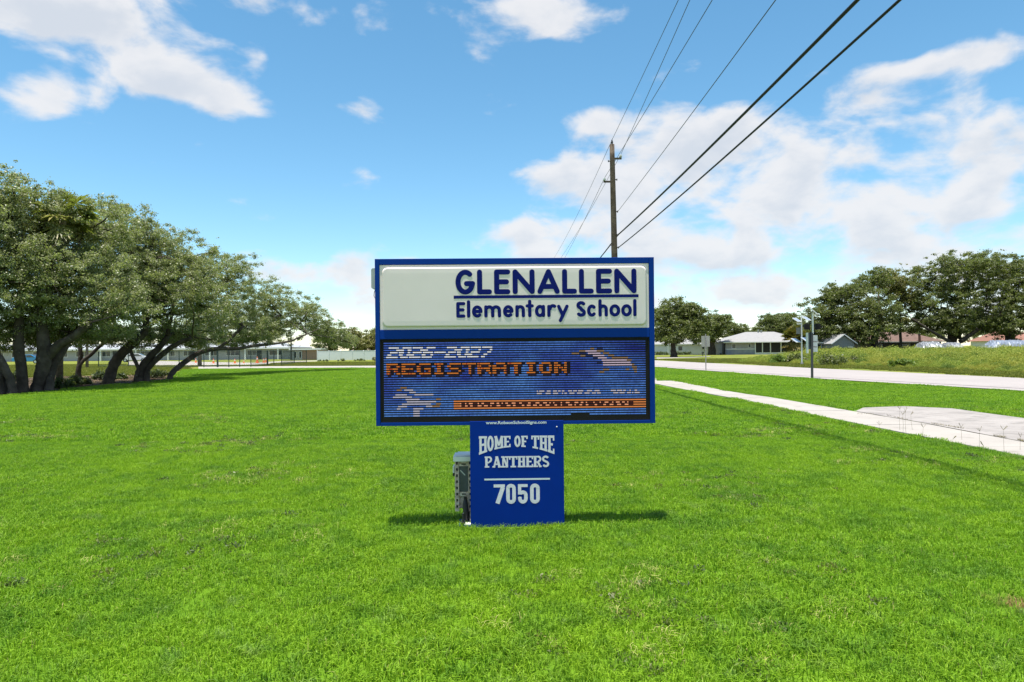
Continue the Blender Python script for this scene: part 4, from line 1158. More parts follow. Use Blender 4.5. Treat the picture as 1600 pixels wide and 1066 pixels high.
# ---- trees beyond the road and behind the buildings
LF = (.30, .20)
def far_oak(px, py, Y, lobes, label, trunks=None, tw=5, m='leaff', group='trees behind the houses', seed=1, cr_=.9, dens=.5, per=72, leaf=LF, holes=.30, bark='bark', nl=26):
    b = A(px, py, Y); b.z = 0
    if trunks is None:
        cz = max(l[0].z for l in lobes); top = lobes[0][0]
        trunks = [([b + Vector((0, 0, -.2)), b.lerp(top, .35), b.lerp(top, .7)], [tw * 1.3 * Y / FPX, tw * Y / FPX, tw * .6 * Y / FPX])]
    else: trunks = [root(t_) if t_[0][0].z < 1.6 else t_ for t_ in trunks]
    return oak('oak_tree' if m != 'leafd' else 'pine_tree', label, b, trunks, lobes, cr_, dens, per, leaf, M[m], M[bark], group=group, seed=seed, holes=holes, limb_r=tw * .45 * Y / FPX, nlimb=nl, flat=.52, twig=.05)
Yo = 118
far_oak(1052, 558, Yo, [lobe(1046, 505, Yo, 37, 30, 4), lobe(1070, 500, Yo, 34, 27, 4), lobe(1036, 490, Yo + 2, 18, 18, 3), lobe(1056, 482, Yo, 24, 17, 3.5), lobe(1050, 524, Yo - 1, 34, 14, 4), lobe(1078, 520, Yo - 1, 26, 13, 3.5), lobe(1092, 508, Yo, 20, 26, 3), lobe(1078, 492, Yo, 22, 18, 3)],
        'broad round oak standing alone on the grass right of the sign', [tr([(1053, 556), (1052, 545), (1052, 532), (1050, 515)], Yo, [6.5, 4.5, 4.5, 3.5])], tw=4, seed=31, cr_=.85, dens=.55, per=80, leaf=(.30, .20), group=None)
far_oak(1112, 552, 150, [lobe(1110, 508, 150, 26, 18, 5), lobe(1126, 500, 150, 13, 9, 4), lobe(1104, 524, 150, 24, 14, 4)], 'oak with an arching side branch behind the lone round oak', seed=32, holes=.14, dens=.7)
far_oak(1148, 552, 190, [lobe(1148, 520, 190, 22, 14, 5), lobe(1140, 512, 190, 10, 10, 4), lobe(1160, 524, 190, 12, 14, 4)], 'small round tree left of the grey house roof', m='leaff', seed=33, tw=3, holes=.12, dens=.75)
far_oak(1205, 552, 185, [lobe(1206, 512, 185, 20, 15, 6), lobe(1188, 524, 185, 20, 13, 6), lobe(1224, 506, 185, 20, 16, 6), lobe(1198, 500, 185, 8, 10, 4), lobe(1240, 510, 185, 18, 22, 6)], 'mass of pale green trees above the grey house roof', seed=34, m='leaff', tw=4, holes=.10, dens=.75)
Yr = 135
far_oak(1300, 548, Yr, [lobe(1290, 490, Yr, 36, 34, 6), lobe(1322, 478, Yr, 36, 32, 6), lobe(1270, 512, Yr, 24, 24, 5), lobe(1312, 458, Yr, 24, 14, 5), lobe(1300, 520, Yr, 40, 16, 5), lobe(1346, 500, Yr - 3, 36, 30, 5)], 'wide leafy oak over the grey gabled shed', seed=35, tw=5, dens=.5)
far_oak(1368, 548, Yr - 4, [lobe(1370, 480, Yr - 4, 30, 28, 5), lobe(1352, 520, Yr - 5, 34, 18, 5), lobe(1382, 510, Yr - 4, 18, 22, 4), lobe(1370, 436, Yr + 4, 24, 18, 5), lobe(1345, 450, Yr + 4, 14, 14, 4)], 'dark oak with a thick black trunk between the shed and the brown roof',
        [tr([(1368, 545), (1366, 532), (1370, 518), (1376, 500)], Yr - 4, [7, 6, 5, 4])], tw=5, seed=36)
far_oak(1408, 548, Yr + 8, [lobe(1404, 440, Yr + 8, 28, 24, 5), lobe(1420, 470, Yr + 8, 26, 26, 5), lobe(1392, 470, Yr + 8, 22, 30, 4), lobe(1386, 440, Yr + 8, 18, 18, 4), lobe(1410, 500, Yr + 8, 28, 22, 4)], 'thin sparse tree with bare twigs above the brown roof', seed=37, holes=.34, dens=.44, tw=1.8, m='leafo', nl=50)
Yb = 140
far_oak(1492, 548, Yb, [lobe(1478, 420, Yb, 46, 24, 8), lobe(1520, 412, Yb, 34, 18, 8), lobe(1450, 445, Yb, 30, 22, 7), lobe(1505, 450, Yb, 46, 26, 8), lobe(1470, 480, Yb - 3, 44, 24, 7), lobe(1520, 490, Yb - 3, 44, 30, 7), lobe(1455, 505, Yb - 3, 24, 14, 5), lobe(1435, 470, Yb, 16, 14, 5), lobe(1490, 505, Yb - 4, 30, 18, 5)],
        'huge spreading oak with many bare slanting limbs right of the brown roof', [tr([(1488, 540), (1487, 520), (1486, 495)], Yb, [9, 6, 4]), tr([(1484, 534), (1466, 524), (1440, 508), (1424, 498)], Yb - 6, [3, 2.4, 2, 1.2]), tr([(1500, 534), (1515, 524), (1532, 512), (1556, 490)], Yb - 5, [4, 3.2, 3, 2]), tr([(1498, 530), (1500, 500), (1500, 470)], Yb, [4, 3, 2])],
        tw=5.5, seed=38, holes=.32, dens=.46, nl=50)
far_oak(1580, 548, Yb - 4, [lobe(1572, 420, Yb, 34, 22, 8), lobe(1610, 430, Yb, 34, 26, 8), lobe(1580, 465, Yb - 3, 46, 34, 8), lobe(1560, 505, Yb - 5, 34, 22, 6), lobe(1600, 505, Yb - 5, 36, 24, 6), lobe(1650, 470, Yb, 50, 50, 8)], 'dark oak filling the right edge of the photo', seed=39, tw=6, holes=.26)
# filling trees low behind
far_oak(1240, 550, 150, [lobe(1262, 528, 150, 18, 14, 4), lobe(1276, 520, 150, 14, 16, 4)], 'low dark tree behind the solar posts', seed=41, m='leafd', tw=2.5, dens=.45)
far_oak(1430, 550, 190, [lobe(1400, 520, 190, 30, 14, 6), lobe(1450, 518, 190, 40, 16, 6), lobe(1540, 520, 190, 50, 18, 6), lobe(1345, 520, 190, 30, 14, 6)], 'distant low belt of trees showing under the large oaks', seed=42, tw=2.5)
# left, behind the white fence
far_oak(520, 562, 131, [lobe(512, 534, 131, 22, 15, 4), lobe(500, 520, 131, 9, 6, 3)], 'dark green tree just left above the white fence', seed=43, m='leaff', tw=3, holes=.12, dens=.62)
far_oak(548, 562, 134, [lobe(548, 530, 134, 18, 18, 4), lobe(565, 540, 134, 14, 11, 4)], 'olive brown tree above the middle of the white fence', seed=44, m='leafo', tw=3, holes=.12, dens=.62)
far_oak(582, 562, 136, [lobe(582, 530, 136, 15, 20, 4), lobe(604, 534, 136, 20, 22, 4), lobe(640, 532, 141, 26, 20, 5)], 'olive tree above the right end of the white fence, beside the sign', seed=45, m='leafo', tw=3, holes=.12, dens=.62)
far_oak(700, 560, 210, [lobe(690, 532, 210, 40, 14, 8), lobe(760, 530, 210, 40, 14, 8), lobe(830, 530, 210, 44, 14, 8)], 'distant line of trees hidden behind the school sign', seed=46, m='leafd', tw=2, dens=.3)
far_oak(960, 560, 200, [lobe(930, 528, 200, 40, 16, 8), lobe(985, 520, 200, 34, 20, 8)], 'distant trees beyond the road behind the right of the sign', seed=47, m='leafd', tw=2, dens=.3)
b_ = A(1243, 556, 108); b_.z = 0
palm('palm_tree', 'cabbage palm with yellowing fronds in front of the grey house porch', b_, A(1243, 527, 108), .32, 2.5, 120, M['palm2'], lo=-85, droop=.6)
# shrubs in and before the weeds
for i, (x, y, rp, hp, lab) in enumerate(((1187, 563, 9, 8, 'small pale bush on the mown grass in front of the grey house'), (1216, 567, 14, 15, 'leafy bush at the left end of the tall weeds'), (1246, 567, 18, 20, 'dark green bush at the foot of the cabbage palm'), (1268, 566, 14, 16, 'green bush behind the nearer solar post'),
                            (1298, 571, 24, 24, 'rounded green bush right of the nearer solar post'), (1415, 574, 26, 16, 'dark green bush in the middle of the tall weeds'), (1335, 569, 18, 13, 'low bush among the weeds in front of the grey shed'), (1470, 568, 24, 16, 'green bush among the weeds in front of the silver tarps'))):
    b_ = P(x, y); kk = b_.y / FPX
    shrub('bush', lab, b_, rp * kk, hp * kk, M['shrub'] if i % 2 else M['leaff'], 1500, (.20, .10), 'bushes across the road')

# ------------------------------------------------------------------ road signs and solar beacons
def gpost(px, py): b = P(px, py); return b, b.y / FPX
b_, k_ = gpost(1103, 579)
t_ = empty('road_sign', b_, 'square road sign seen from behind on a thin post, left of the solar posts', 'sign')
mb = MB(); mb.box(-.03, .03, -.02, .02, -.1, 57 * k_); mb.obj('post', M['galv'], t_)
mb = MB(); mb.box(-6.6 * k_, 6.6 * k_, .022, .026, 37 * k_, 54 * k_); mb.obj('sign_plate', mat('sign_back', (.36, .35, .31), .6, .4, .2, var=.08), t_, bevel=.001)
# nearer beacon
b_, k_ = gpost(1269, 592)
t_ = empty('solar_beacon', b_, 'nearer solar flashing beacon on a dark post at the road edge, with a control box', 'beacon')
mb = MB(); mb.box(-.045, .045, -.045, .045, -.1, 72 * k_); mb.obj('post', M['darkm'] if False else mat('dark_post', (.07, .07, .075), .6, .4, .3), t_)
mb = MB(); mb.cyl((.05, 0, 70 * k_), (.05, 0, 103 * k_), .042, n=10); mb.obj('mast', M['whitem'], t_, smooth=False)
def solar_panel(t_, c, w_, h_, tilt, yaw, name='solar_panel'):
    Mx = Matrix.Translation(Vector(c)) @ Matrix.Rotation(R(yaw), 4, 'Z') @ Matrix.Rotation(R(tilt), 4, 'X')
    mb = MB(); mb.box(-w_/2, w_/2, -h_/2, h_/2, -.02, .02, Mx); o = mb.obj(name, M['whitem'], t_)
    mb = MB(); mb.box(-w_/2 + .03, w_/2 - .03, -h_/2 + .03, h_/2 - .03, .021, .024, Mx); mb.obj('cells', mat('solar_cells', (.30, .34, .42), .12, .8), o)
    mb = MB(); mb.box(-w_*.3, w_*.3, -.03, .03, -.06, -.022, Mx); mb.obj('bracket', M['galv'], o)
    return o
solar_panel(t_, (.10, 0, 106 * k_), .5, .48, 42, 62)
mb = MB(); mb.box(-.13, .05, .05, .20, 46 * k_, 72 * k_); mb.obj('control_box', M['glassd'], t_, bevel=.01)
mb = MB(); mb.box(-.20, -.14, .06, .20, 40 * k_, 72 * k_); mb.obj('side_plate', M['whitem'], t_)
mb = MB(); mb.box(.052, .30, .046, .052, 42 * k_, 68 * k_); mb.obj('sign_plate', M['whitem'], t_)
mb = MB(); mb.box(.08, .27, .040, .0455, 57 * k_, 59 * k_); mb.box(.08, .27, .040, .0455, 49 * k_, 51 * k_); mb.obj('sign_strap', M['galv'], t_)
for s in (-1, 1):
    mb = MB(); mb.box(s * .26 - .13 + .05, s * .26 + .13 + .05, -.02, .12, 77 * k_, 86 * k_); q = mb.obj('flasher', M['blackpl'], t_, bevel=.02)
    mb = MB(); mb.cyl((s * .26 + .05, .125, 81.5 * k_), (s * .26 + .05, .22, 82.3 * k_), .10, .11, 12); mb.obj('visor', M['blackpl'], q)
# farther solar post
b_, k_ = gpost(1253, 570)
t_ = empty('solar_beacon', b_, 'farther white solar post across the road carrying two tiers of solar panels', 'beacon')
mb = MB(); mb.cyl((0, 0, -.1), (0, 0, 77 * k_), 1.1 * k_, 1.0 * k_, 10); mb.obj('mast', M['whitem'], t_)
mb = MB(); mb.cyl((0, 0, 0), (0, 0, 3.5 * k_), 2.6 * k_, 2.0 * k_, 12); mb.obj('footing', M['galv'], t_)
for (x, z, w_) in ((-.42, 70, 0.7), (.42, 72, .7), (-.52, 38, .8), (.34, 39.5, .8)):
    solar_panel(t_, (x, -.05, z * k_), w_, .62, 34, 38)
mb = MB(); mb.box(-8 * k_, -1.5 * k_, .03, .06, 48 * k_, 58 * k_); mb.obj('sign_plate', mat('dull_plate', (.20, .20, .19), .6, .3), t_)
mb = MB(); mb.box(-6.5 * k_, -1.4 * k_, -.1, .1, 63 * k_, 65.5 * k_); mb.obj('light_head', M['whitem'], t_)

# ------------------------------------------------------------------ buildings
wallw = mat('white_wall', (.62, .64, .66), .85, .2, var=.04, scale=1.2, stain=(1.2, .58, (.5, .51, .52), .4))
wallg = mat('grey_siding', (.30, .29, .31), .85, .2, var=.1, scale=1.5)
wallb = mat('blue_grey_siding', (.24, .26, .33), .85, .2, var=.1, scale=1.5)
rfl = mat('pale_grey_roof', (.27, .265, .265), .85, .2, var=.07, scale=1.2, bump=.4, bscale=20, stain=(1.2, .55, (.21, .205, .2), .5))
rfb = mat('brown_shingle_roof', (.15, .10, .085), .9, .1, var=.14, scale=1.2, bump=.5, bscale=20)
rfm = mat('white_metal_roof', (.33, .34, .36), .5, .4, var=.05, scale=1)
trim = mat('white_trim', (.72, .73, .74), .6, .3, var=.03)
dark = mat('dark_screen', (.018, .018, .022), .5, .4, var=.3)
glass = mat('window_glass', (.03, .04, .05), .12, .7, var=.4)
greyb = mat('grey_block_wall', (.36, .36, .38), .85, .2, var=.08)
brick = mat('brown_brick_wall', (.30, .20, .16), .9, .1, var=.12)

def house(name, label, px0, px1, Y, z_eave, depth, cat='house', wall=wallg, roof=None, ridge_z=None, ridge=(.3, .7), over=.5, py=550):
    """box walls with a hip roof; x given by photograph columns, front face at depth Y; local origin at the front left"""
    a, b = A(px0, py, Y), A(px1, py, Y); w_ = b.x - a.x
    t = empty(name, (a.x, Y, 0), label, cat)
    mb = MB(); mb.box(0, w_, 0, depth, -.2, z_eave); mb.obj('wall', wall, t)
    if roof:
        o = over; z0 = z_eave + .02; yc = depth / 2
        e = [(-o, -o, z0), (w_ + o, -o, z0), (w_ + o, depth + o, z0), (-o, depth + o, z0)]
        r0, r1 = (w_ * ridge[0], yc, ridge_z), (w_ * ridge[1], yc, ridge_z)
        mb = MB(); f = .16
        mb.poly([e[0], e[1], r1, r0]); mb.poly([e[1], e[2], r1]); mb.poly([e[2], e[3], r0, r1]); mb.poly([e[3], e[0], r0])
        mb.poly([e[3], e[2], e[1], e[0]])
        rf = mb.obj('roof', roof, t)
        mb = MB(); mb.box(-o, w_ + o, -o - .03, -o - .003, z0 - f, z0 + .02); mb.obj('fascia', trim, t)
    return t, w_
def window(t, x0, x1, z0, z1, frame=trim, y=-.03, g_=glass, sill=False, bars=0):
    f = .07
    mb = MB(); mb.box(x0 - f, x1 + f, y, -.002, z1, z1 + f); mb.box(x0 - f, x1 + f, y, -.002, z0 - f, z0); mb.box(x0 - f, x0, y, -.002, z0 + .001, z1 - .001); mb.box(x1, x1 + f, y, -.002, z0 + .001, z1 - .001)
    for i in range(bars): xx = x0 + (x1 - x0) * (i + 1) / (bars + 1); mb.box(xx - .025, xx + .025, y, -.004, z0 + .002, z1 - .002)
    w_ = mb.obj('window', frame, t)
    mb = MB(); mb.box(x0 + .001, x1 - .001, y * .5, -.003, z0 + .001, z1 - .001); mb.obj('pane', g_, w_)
    return w_
# grey house with screened porch
Yh = 150; k_ = Yh / FPX
t_, w_ = house('grey_house', 'single-storey grey house with a pale hip roof and a dark screened porch', 1134, 1262, Yh, 2.75, 12, wall=wallg, roof=rfl, ridge_z=5.1, ridge=(.36, .72), over=.75)
hx = lambda px: (px - 1134) * k_
mb = MB(); mb.box(hx(1135), hx(1179), -.12, -.004, 0, 1.15); mb.obj('lower_wall', wallb, t_)
mb = MB(); mb.box(hx(1134), hx(1179.5), -.16, -.002, 1.152, 1.30); mb.obj('ledge', trim, t_)
window(t_, hx(1144), hx(1149.5), 1.42, 2.35); window(t_, hx(1169.5), hx(1173), 1.6, 2.3)
mb = MB(); mb.box(hx(1180), hx(1256), -.02, -.005, .45, 2.6); pc = mb.obj('porch_screen', dark, t_)
for x in (1179.8, 1191, 1203.5, 1220, 1238, 1256):
    mb = MB(); mb.box(hx(x) - .09, hx(x) + .09, -.22, -.022, 0, 2.7); mb.obj('porch_post', trim, t_)
mb = MB(); mb.box(hx(1180.5), hx(1255.5), -.20, -.021, 0, .44); mb.obj('porch_knee_wall', trim, t_)
for (x, z) in ((1185, 5.15), (1190, 5.0)):
    mb = MB(); mb.cyl((hx(x) + 2, 5.6, 4.6), (hx(x) + 2, 5.6, z + .3), .1, n=8); mb.box(hx(x) + 1.8, hx(x) + 2.2, 5.4, 5.8, z + .3, z + .42); mb.obj('roof_vent', M['greypl'], t_)
for x in (1134.2,):
    mb = MB(); mb.box(hx(x) - .35, hx(x) - .02, .6, 1.6, 0, 2.5); mb.obj('door', dark, t_)
# long white house
Yw = 158; k_ = Yw / FPX
t_, w_ = house('white_house', 'long low white house left of the grey one, with a small black wall lamp', 1000, 1130.5, Yw, 2.5, 9, wall=wallw, roof=rfl, ridge_z=3.7, ridge=(.25, .93), over=.4)
mb = MB(); mb.box((1097.5 - 1000) * k_, (1099.5 - 1000) * k_, -.2, -.002, 1.3, 2.1); mb.obj('wall_lamp', dark, t_)
window(t_, (1060 - 1000) * k_, (1066 - 1000) * k_, 1.0, 2.0)
mb = MB(); mb.box((1042 - 1000) * k_, (1045 - 1000) * k_, -.25, -.002, 0, 2.45); mb.obj('pillar', trim, t_)
# hedges in front of it
for (a_, b2, lab) in ((1022, 1044, 'clipped dark hedge against the white house, left of the lone oak trunk'), (1057, 1080, 'clipped dark hedge against the white house, right of the lone oak trunk')):
    q = A((a_ + b2) / 2, 552, Yw - 1.6); q.z = 0; wd_ = (b2 - a_) * k_
    t2 = empty('hedge', q, lab, 'hedge', group='hedges at the white house')
    Cc = np.stack([rng.uniform(-wd_/2, wd_/2, 60), rng.uniform(-.35, .35, 60), rng.uniform(.15, .65, 60)], 1)
    me, nn = leafcloud('foliage', Cc, np.full(60, .28), 30, .16, .10, M['leafd'], .9); o = D.objects.new('foliage', me); COL.objects.link(o); o.parent = t2
    mb = MB(); [mb.tube([(x, 0, 0), (x + .05, 0, .5)], .02, 5) for x in np.linspace(-wd_/2 + .2, wd_/2 - .2, 7)]; mb.obj('stems', M['bark'], t2)
b_, k2 = gpost(1098, 556.5)
t2 = empty('mailbox', b_, 'small black mailbox on a post on the grass in front of the white house', 'mailbox')
mb = MB(); mb.box(-.06, .06, -.06, .06, 0, .5); mb.obj('post', dark, t2)
mb = MB(); mb.prism([(-.16, -.25, .5), (.16, -.25, .5), (.16, -.25, .68), (.09, -.25, .8), (-.09, -.25, .8), (-.16, -.25, .68)], (0, .5, 0)); mb.obj('box', M['darkm'], t2)
b_, k2 = gpost(1126, 554.5); shrub('shrub', 'tiny round shrub at the left corner of the grey house', b_, .28, .42, M['leafd'], 300, (.1, .06))

# grey gabled shed, brown roofed house, right-hand roofs
Yg = 128; k_ = Yg / FPX
a_ = A(1301, 548, Yg); t_ = empty('shed', (a_.x, Yg, 0), 'grey gabled outbuilding with a white-edged roof across the road', 'shed')
wd_ = 34 * k_; he = 2.35; hr = 3.75
mb = MB(); mb.prism([(0, 0, -.1), (wd_, 0, -.1), (wd_, 0, he), (wd_ * .5, 0, hr), (0, 0, he)], (0, 7, 0)); mb.obj('wall', mat('grey_green_siding', (.22, .23, .235), .85, .2), t_)
for s, (xa, za, xb, zb_) in enumerate(((-.4, he - .32, wd_*.5, hr + .05), (wd_*.5, hr + .05, wd_ + .4, he - .32))):
    mb = MB(); mb.prism([(xa, -.4, za), (xb, -.4, zb_), (xb, -.4, zb_ + .12), (xa, -.4, za + .12)], (0, 7.8, 0)); mb.obj('roof', rfl if s == 0 else rfb, t_)
    mb = MB(); mb.prism([(xa, -.44, za - .06), (xb, -.44, zb_ - .06), (xb, -.44, zb_ + .13), (xa, -.44, za + .13)], (0, .036, 0)); mb.obj('barge_board', trim, t_)
window(t_, wd_ * .72, wd_ * .9, .8, 1.5, g_=trim)
t_, w_ = house('screened_house', 'low house with a dark screened porch left of the grey shed', 1273, 1300, Yg + 4, 2.4, 7, wall=greyb, roof=rfl, ridge_z=3.1, over=.3)
for i in range(3): window(t_, .4 + i * 1.0, 1.2 + i * 1.0, .5, 2.1, g_=dark)
Yk = 150; k_ = Yk / FPX
t_, w_ = house('brown_house', 'low house with a long brown shingle roof and white fascia behind the oak trunk', 1345, 1471, Yk, 2.55, 10, wall=mat('dark_brown_wall', (.10, .085, .075), .85, .2), roof=rfb, ridge_z=4.75, ridge=(.22, .74), over=.7)  # wall in one even dark brown
for (x0_, x1_) in ((3.5, 4.7), (9.2, 10.8), (12.5, 13.6)): window(t_, x0_, x1_, .9, 2.0)
t_, w_ = house('red_roof_house', 'house at the right edge whose orange-red roof shows over the weeds', 1560, 1650, 165, 2.6, 10, wall=wallw, roof=mat('orange_roof', (.24, .12, .09), .85, .2), ridge_z=5.0, ridge=(.2, .6), over=.6)
for x0_ in (3, 7, 10): window(t_, x0_, x0_ + 1.2, .9, 2.0)
b_ = A(1438, 545, 125); b_.z = 0
t_ = empty('wooden_post', b_, 'short reddish-brown pole standing in front of the brown roofed house', 'pole')
mb = MB(); mb.cyl((0, 0, 0), (-.15, 0, 3.7), .26, .2, 10); mb.obj('post', mat('red_brown_wood', (.12, .06, .045), .9, .1), t_)
mb = MB(); mb.cyl((-.15, 0, 3.7), (-.15, 0, 3.78), .23, .2, 10); mb.obj('cap', M['darkm'], t_)
# dark board fence with each board its own piece
Yf = 124; a_, b2 = A(1258, 548, Yf), A(1425, 548, Yf)
t_ = empty('board_fence', (a_.x, Yf, 0), 'low dark board fence behind the tall weeds below the brown roof', 'fence')
fm = mat('dark_fence_wood', (.045, .038, .032), .9, .1, var=.3)
L_ = b2.x - a_.x; nb = int(L_ / .6); mb = MB(); mb.box(0, .58, -.02, .02, 0, 1.35); bme = mb.mesh('fence_board', fm)
for i in range(nb):
    o = D.objects.new('board', bme); COL.objects.link(o); o.parent = t_; o.location = (i * .6, 0, random.uniform(-.05, .03))
mb = MB(); mb.box(0, L_, .022, .08, .3, .4); mb.box(0, L_, .022, .08, 1.0, 1.1); mb.obj('rail', fm, t_)
# things under silver and grey tarpaulins
def tarp(px0, px1, pyt, Y, m, label, depth=4, seed=2):
    a_, b2 = A(px0, 545, Y), A(px1, 545, Y); h = A(px0, pyt, Y).z; w_ = b2.x - a_.x
    t = empty('covered_boat', (a_.x, Y, 0), label, 'covered boat')
    nx, ny = 36, 12; g2 = np.random.default_rng(seed); mb = MB(); ix = {}
    for i in range(nx + 1):
        for j in range(ny + 1):
            u, v = i / nx, j / ny
            z = h * (1 - abs(2*v - 1) ** 3 * .45) * (min(1, (u * 5) ** .6 * .8 + .2) * min(1, ((1-u) * 5) ** .6 * .7 + .3)) + g2.normal(0, .06)
            ix[i, j] = len(mb.v); mb.v.append((u * w_, v * depth, max(z, .4)))
    for i in range(nx):
        for j in range(ny): mb.f.append((ix[i, j], ix[i+1, j], ix[i+1, j+1], ix[i, j+1]))
    mb.obj('tarpaulin', m, t)
    mb = MB(); mb.prism([(w_*.03, .3, .05), (w_*.97, .3, .05), (w_*.99, .3, .95), (0.02, .3, .95)], (0, depth - .6, 0)); mb.obj('hull', M['darkm'], t)
    for x in (.25, .7):
        mb = MB(); mb.cyl((w_*x, .15, .3), (w_*x, .35, .3), .3, n=14); mb.obj('wheel', M['blackpl'], t)
    return t
tarp(1443, 1482, 534.5, 116, mat('silver_tarp', (.25, .26, .28), .35, .5, .3, var=.25, scale=1.5), 'boat under a crumpled silver tarpaulin behind the weeds')
tarp(1483, 1512, 535.5, 118, mat('pale_tarp', (.2, .21, .23), .5, .5, .2, var=.3, scale=1.5), 'boat under a greyer cover, right of the silver one', seed=5)
tarp(1550, 1625, 532, 112, mat('blue_grey_tarp', (.16, .19, .25), .5, .5, .1, var=.2, scale=1), 'long boat under a blue-grey cover at the right edge', seed=9)

# ---- left side: school building, brick wing, white fence, wire fence, cones, cars
Ys = 140; k_ = Ys / FPX
a_, b2 = A(-60, 550, Ys), A(452, 550, Ys); ze = A(200, 547.5, Ys).z; zr = A(200, 536, Ys).z; w_ = b2.x - a_.x
t_ = empty('school_building', (a_.x, Ys, 0), 'long low school building with a white metal roof seen below the oak canopy', 'building')
mb = MB(); mb.box(0, w_, 0, 16, -.2, ze + .3); mb.obj('wall', greyb, t_)
mb = MB(); e_ = .8; z0_ = ze + .32
mb.poly([(-e_, -e_, z0_), (w_ + e_, -e_, z0_), (w_ - 5, 8, zr), (0, 8, zr)]); mb.poly([(w_ + e_, -e_, z0_), (w_ + e_, 17, z0_), (w_ - 5, 8, zr)]); mb.poly([(w_ + e_, 17, z0_), (-e_, 17, z0_), (0, 8, zr), (w_ - 5, 8, zr)]); mb.poly([(-e_, 17, z0_), (-e_, -e_, z0_), (0, 8, zr)]); mb.poly([(-e_, 17, z0_), (w_ + e_, 17, z0_), (w_ + e_, -e_, z0_), (-e_, -e_, z0_)])
mb.obj('roof', rfm, t_)
mb = MB(); mb.box(-e_, w_ + e_, -e_ - .04, -e_ - .003, z0_ - .28, z0_ + .03); mb.obj('fascia', trim, t_)
x = 1.5; i = 0
while x < w_ - 3:
    window(t_, x, x + 2.6, .9, 1.95, bars=2); x += 4.4; i += 1
for px in (160, 215, 265, 330, 385, 436):
    x = (px + 60) * k_; mb = MB(); mb.box(x - .14, x + .14, -.75, -.47, 0, z0_ - .29); mb.obj('column', trim, t_)
for px in (180, 300, 405):
    x = (px + 60) * k_; mb = MB(); mb.box(x - .5, x + .5, -.05, -.004, 0, 1.95); d_ = mb.obj('door', dark, t_); mb = MB(); mb.box(x + .32, x + .40, -.10, -.052, .95, 1.05); mb.obj('handle', trim, d_)
a_, b2 = A(455, 550, 125), A(500, 550, 125); w_ = b2.x - a_.x; h_ = A(470, 547, 125).z
t_ = empty('brick_building', (a_.x, 125, 0), 'low flat-roofed brown building left of the white fence', 'building')
mb = MB(); mb.box(0, w_, 0, 8, -.2, h_); mb.obj('wall', brick, t_)
mb = MB(); mb.box(-.3, w_ + .3, -.4, 8.3, h_ + .003, h_ + .3); mb.obj('roof', trim, t_)
mb = MB(); mb.box(.2, w_ * .38, -.06, -.004, 0, h_ - .1); mb.obj('entrance_wall', greyb, t_)
for x in (.6, 1.5): window(t_, x, x + .35, .4, 1.5, y=-.12, g_=dark)
# white vinyl fence
fa, fb = P(496, 563.4), P(640, 562.0)
vf = (fb - fa); vl = vf.length; vd = vf.normalized()
t_ = empty('vinyl_fence', fa, 'plain white vinyl panel fence left of the sign across the far grass', 'fence', math.atan2(vd.y, vd.x))
fh = (562.5 - 548) * fa.y / FPX; vm = mat('white_vinyl_panel', (.66, .70, .71), .5, .3, var=.03)
npan = 8; pw = vl / npan
mb = MB(); mb.box(.08, pw - .08, -.02, .02, .03, fh); pm = mb.mesh('vinyl_panel', vm)
mb = MB(); mb.box(-.07, .07, -.07, .07, 0, fh + .03); mb.poly([(-.08, -.08, fh + .03), (.08, -.08, fh + .03), (0, 0, fh + .11)]); mb.poly([(.08, -.08, fh + .03), (.08, .08, fh + .03), (0, 0, fh + .11)]); mb.poly([(.08, .08, fh + .03), (-.08, .08, fh + .03), (0, 0, fh + .11)]); mb.poly([(-.08, .08, fh + .03), (-.08, -.08, fh + .03), (0, 0, fh + .11)]); pm2 = mb.mesh('vinyl_post', vm)
mb = MB(); mb.box(.075, pw - .075, -.035, .035, fh + .002, fh + .06); pm3 = mb.mesh('vinyl_rail', vm)
for i in range(npan):
    for nm, me_ in (('panel', pm), ('post', pm2), ('rail', pm3)):
        o = D.objects.new(nm, me_); COL.objects.link(o); o.parent = t_; o.location = (i * pw, 0, 0)
for i, (x, y, lab) in enumerate(((505, 565, 'low plants at the left foot of the white fence'), (535, 564.5, 'low plants at the middle foot of the white fence'), (562, 564.2, 'low plants along the right foot of the white fence'))):
    b_ = P(x, y); shrub('plant', lab, b_, 1.2, .45, M['leaff'], 600, (.16, .09), cat='plant')
b_ = P(586, 564.5); shrub('plant', 'small reddish bush in front of the white fence beside the sign', b_, .4, 1.0, M['leafo'], 500, (.12, .06), cat='plant')
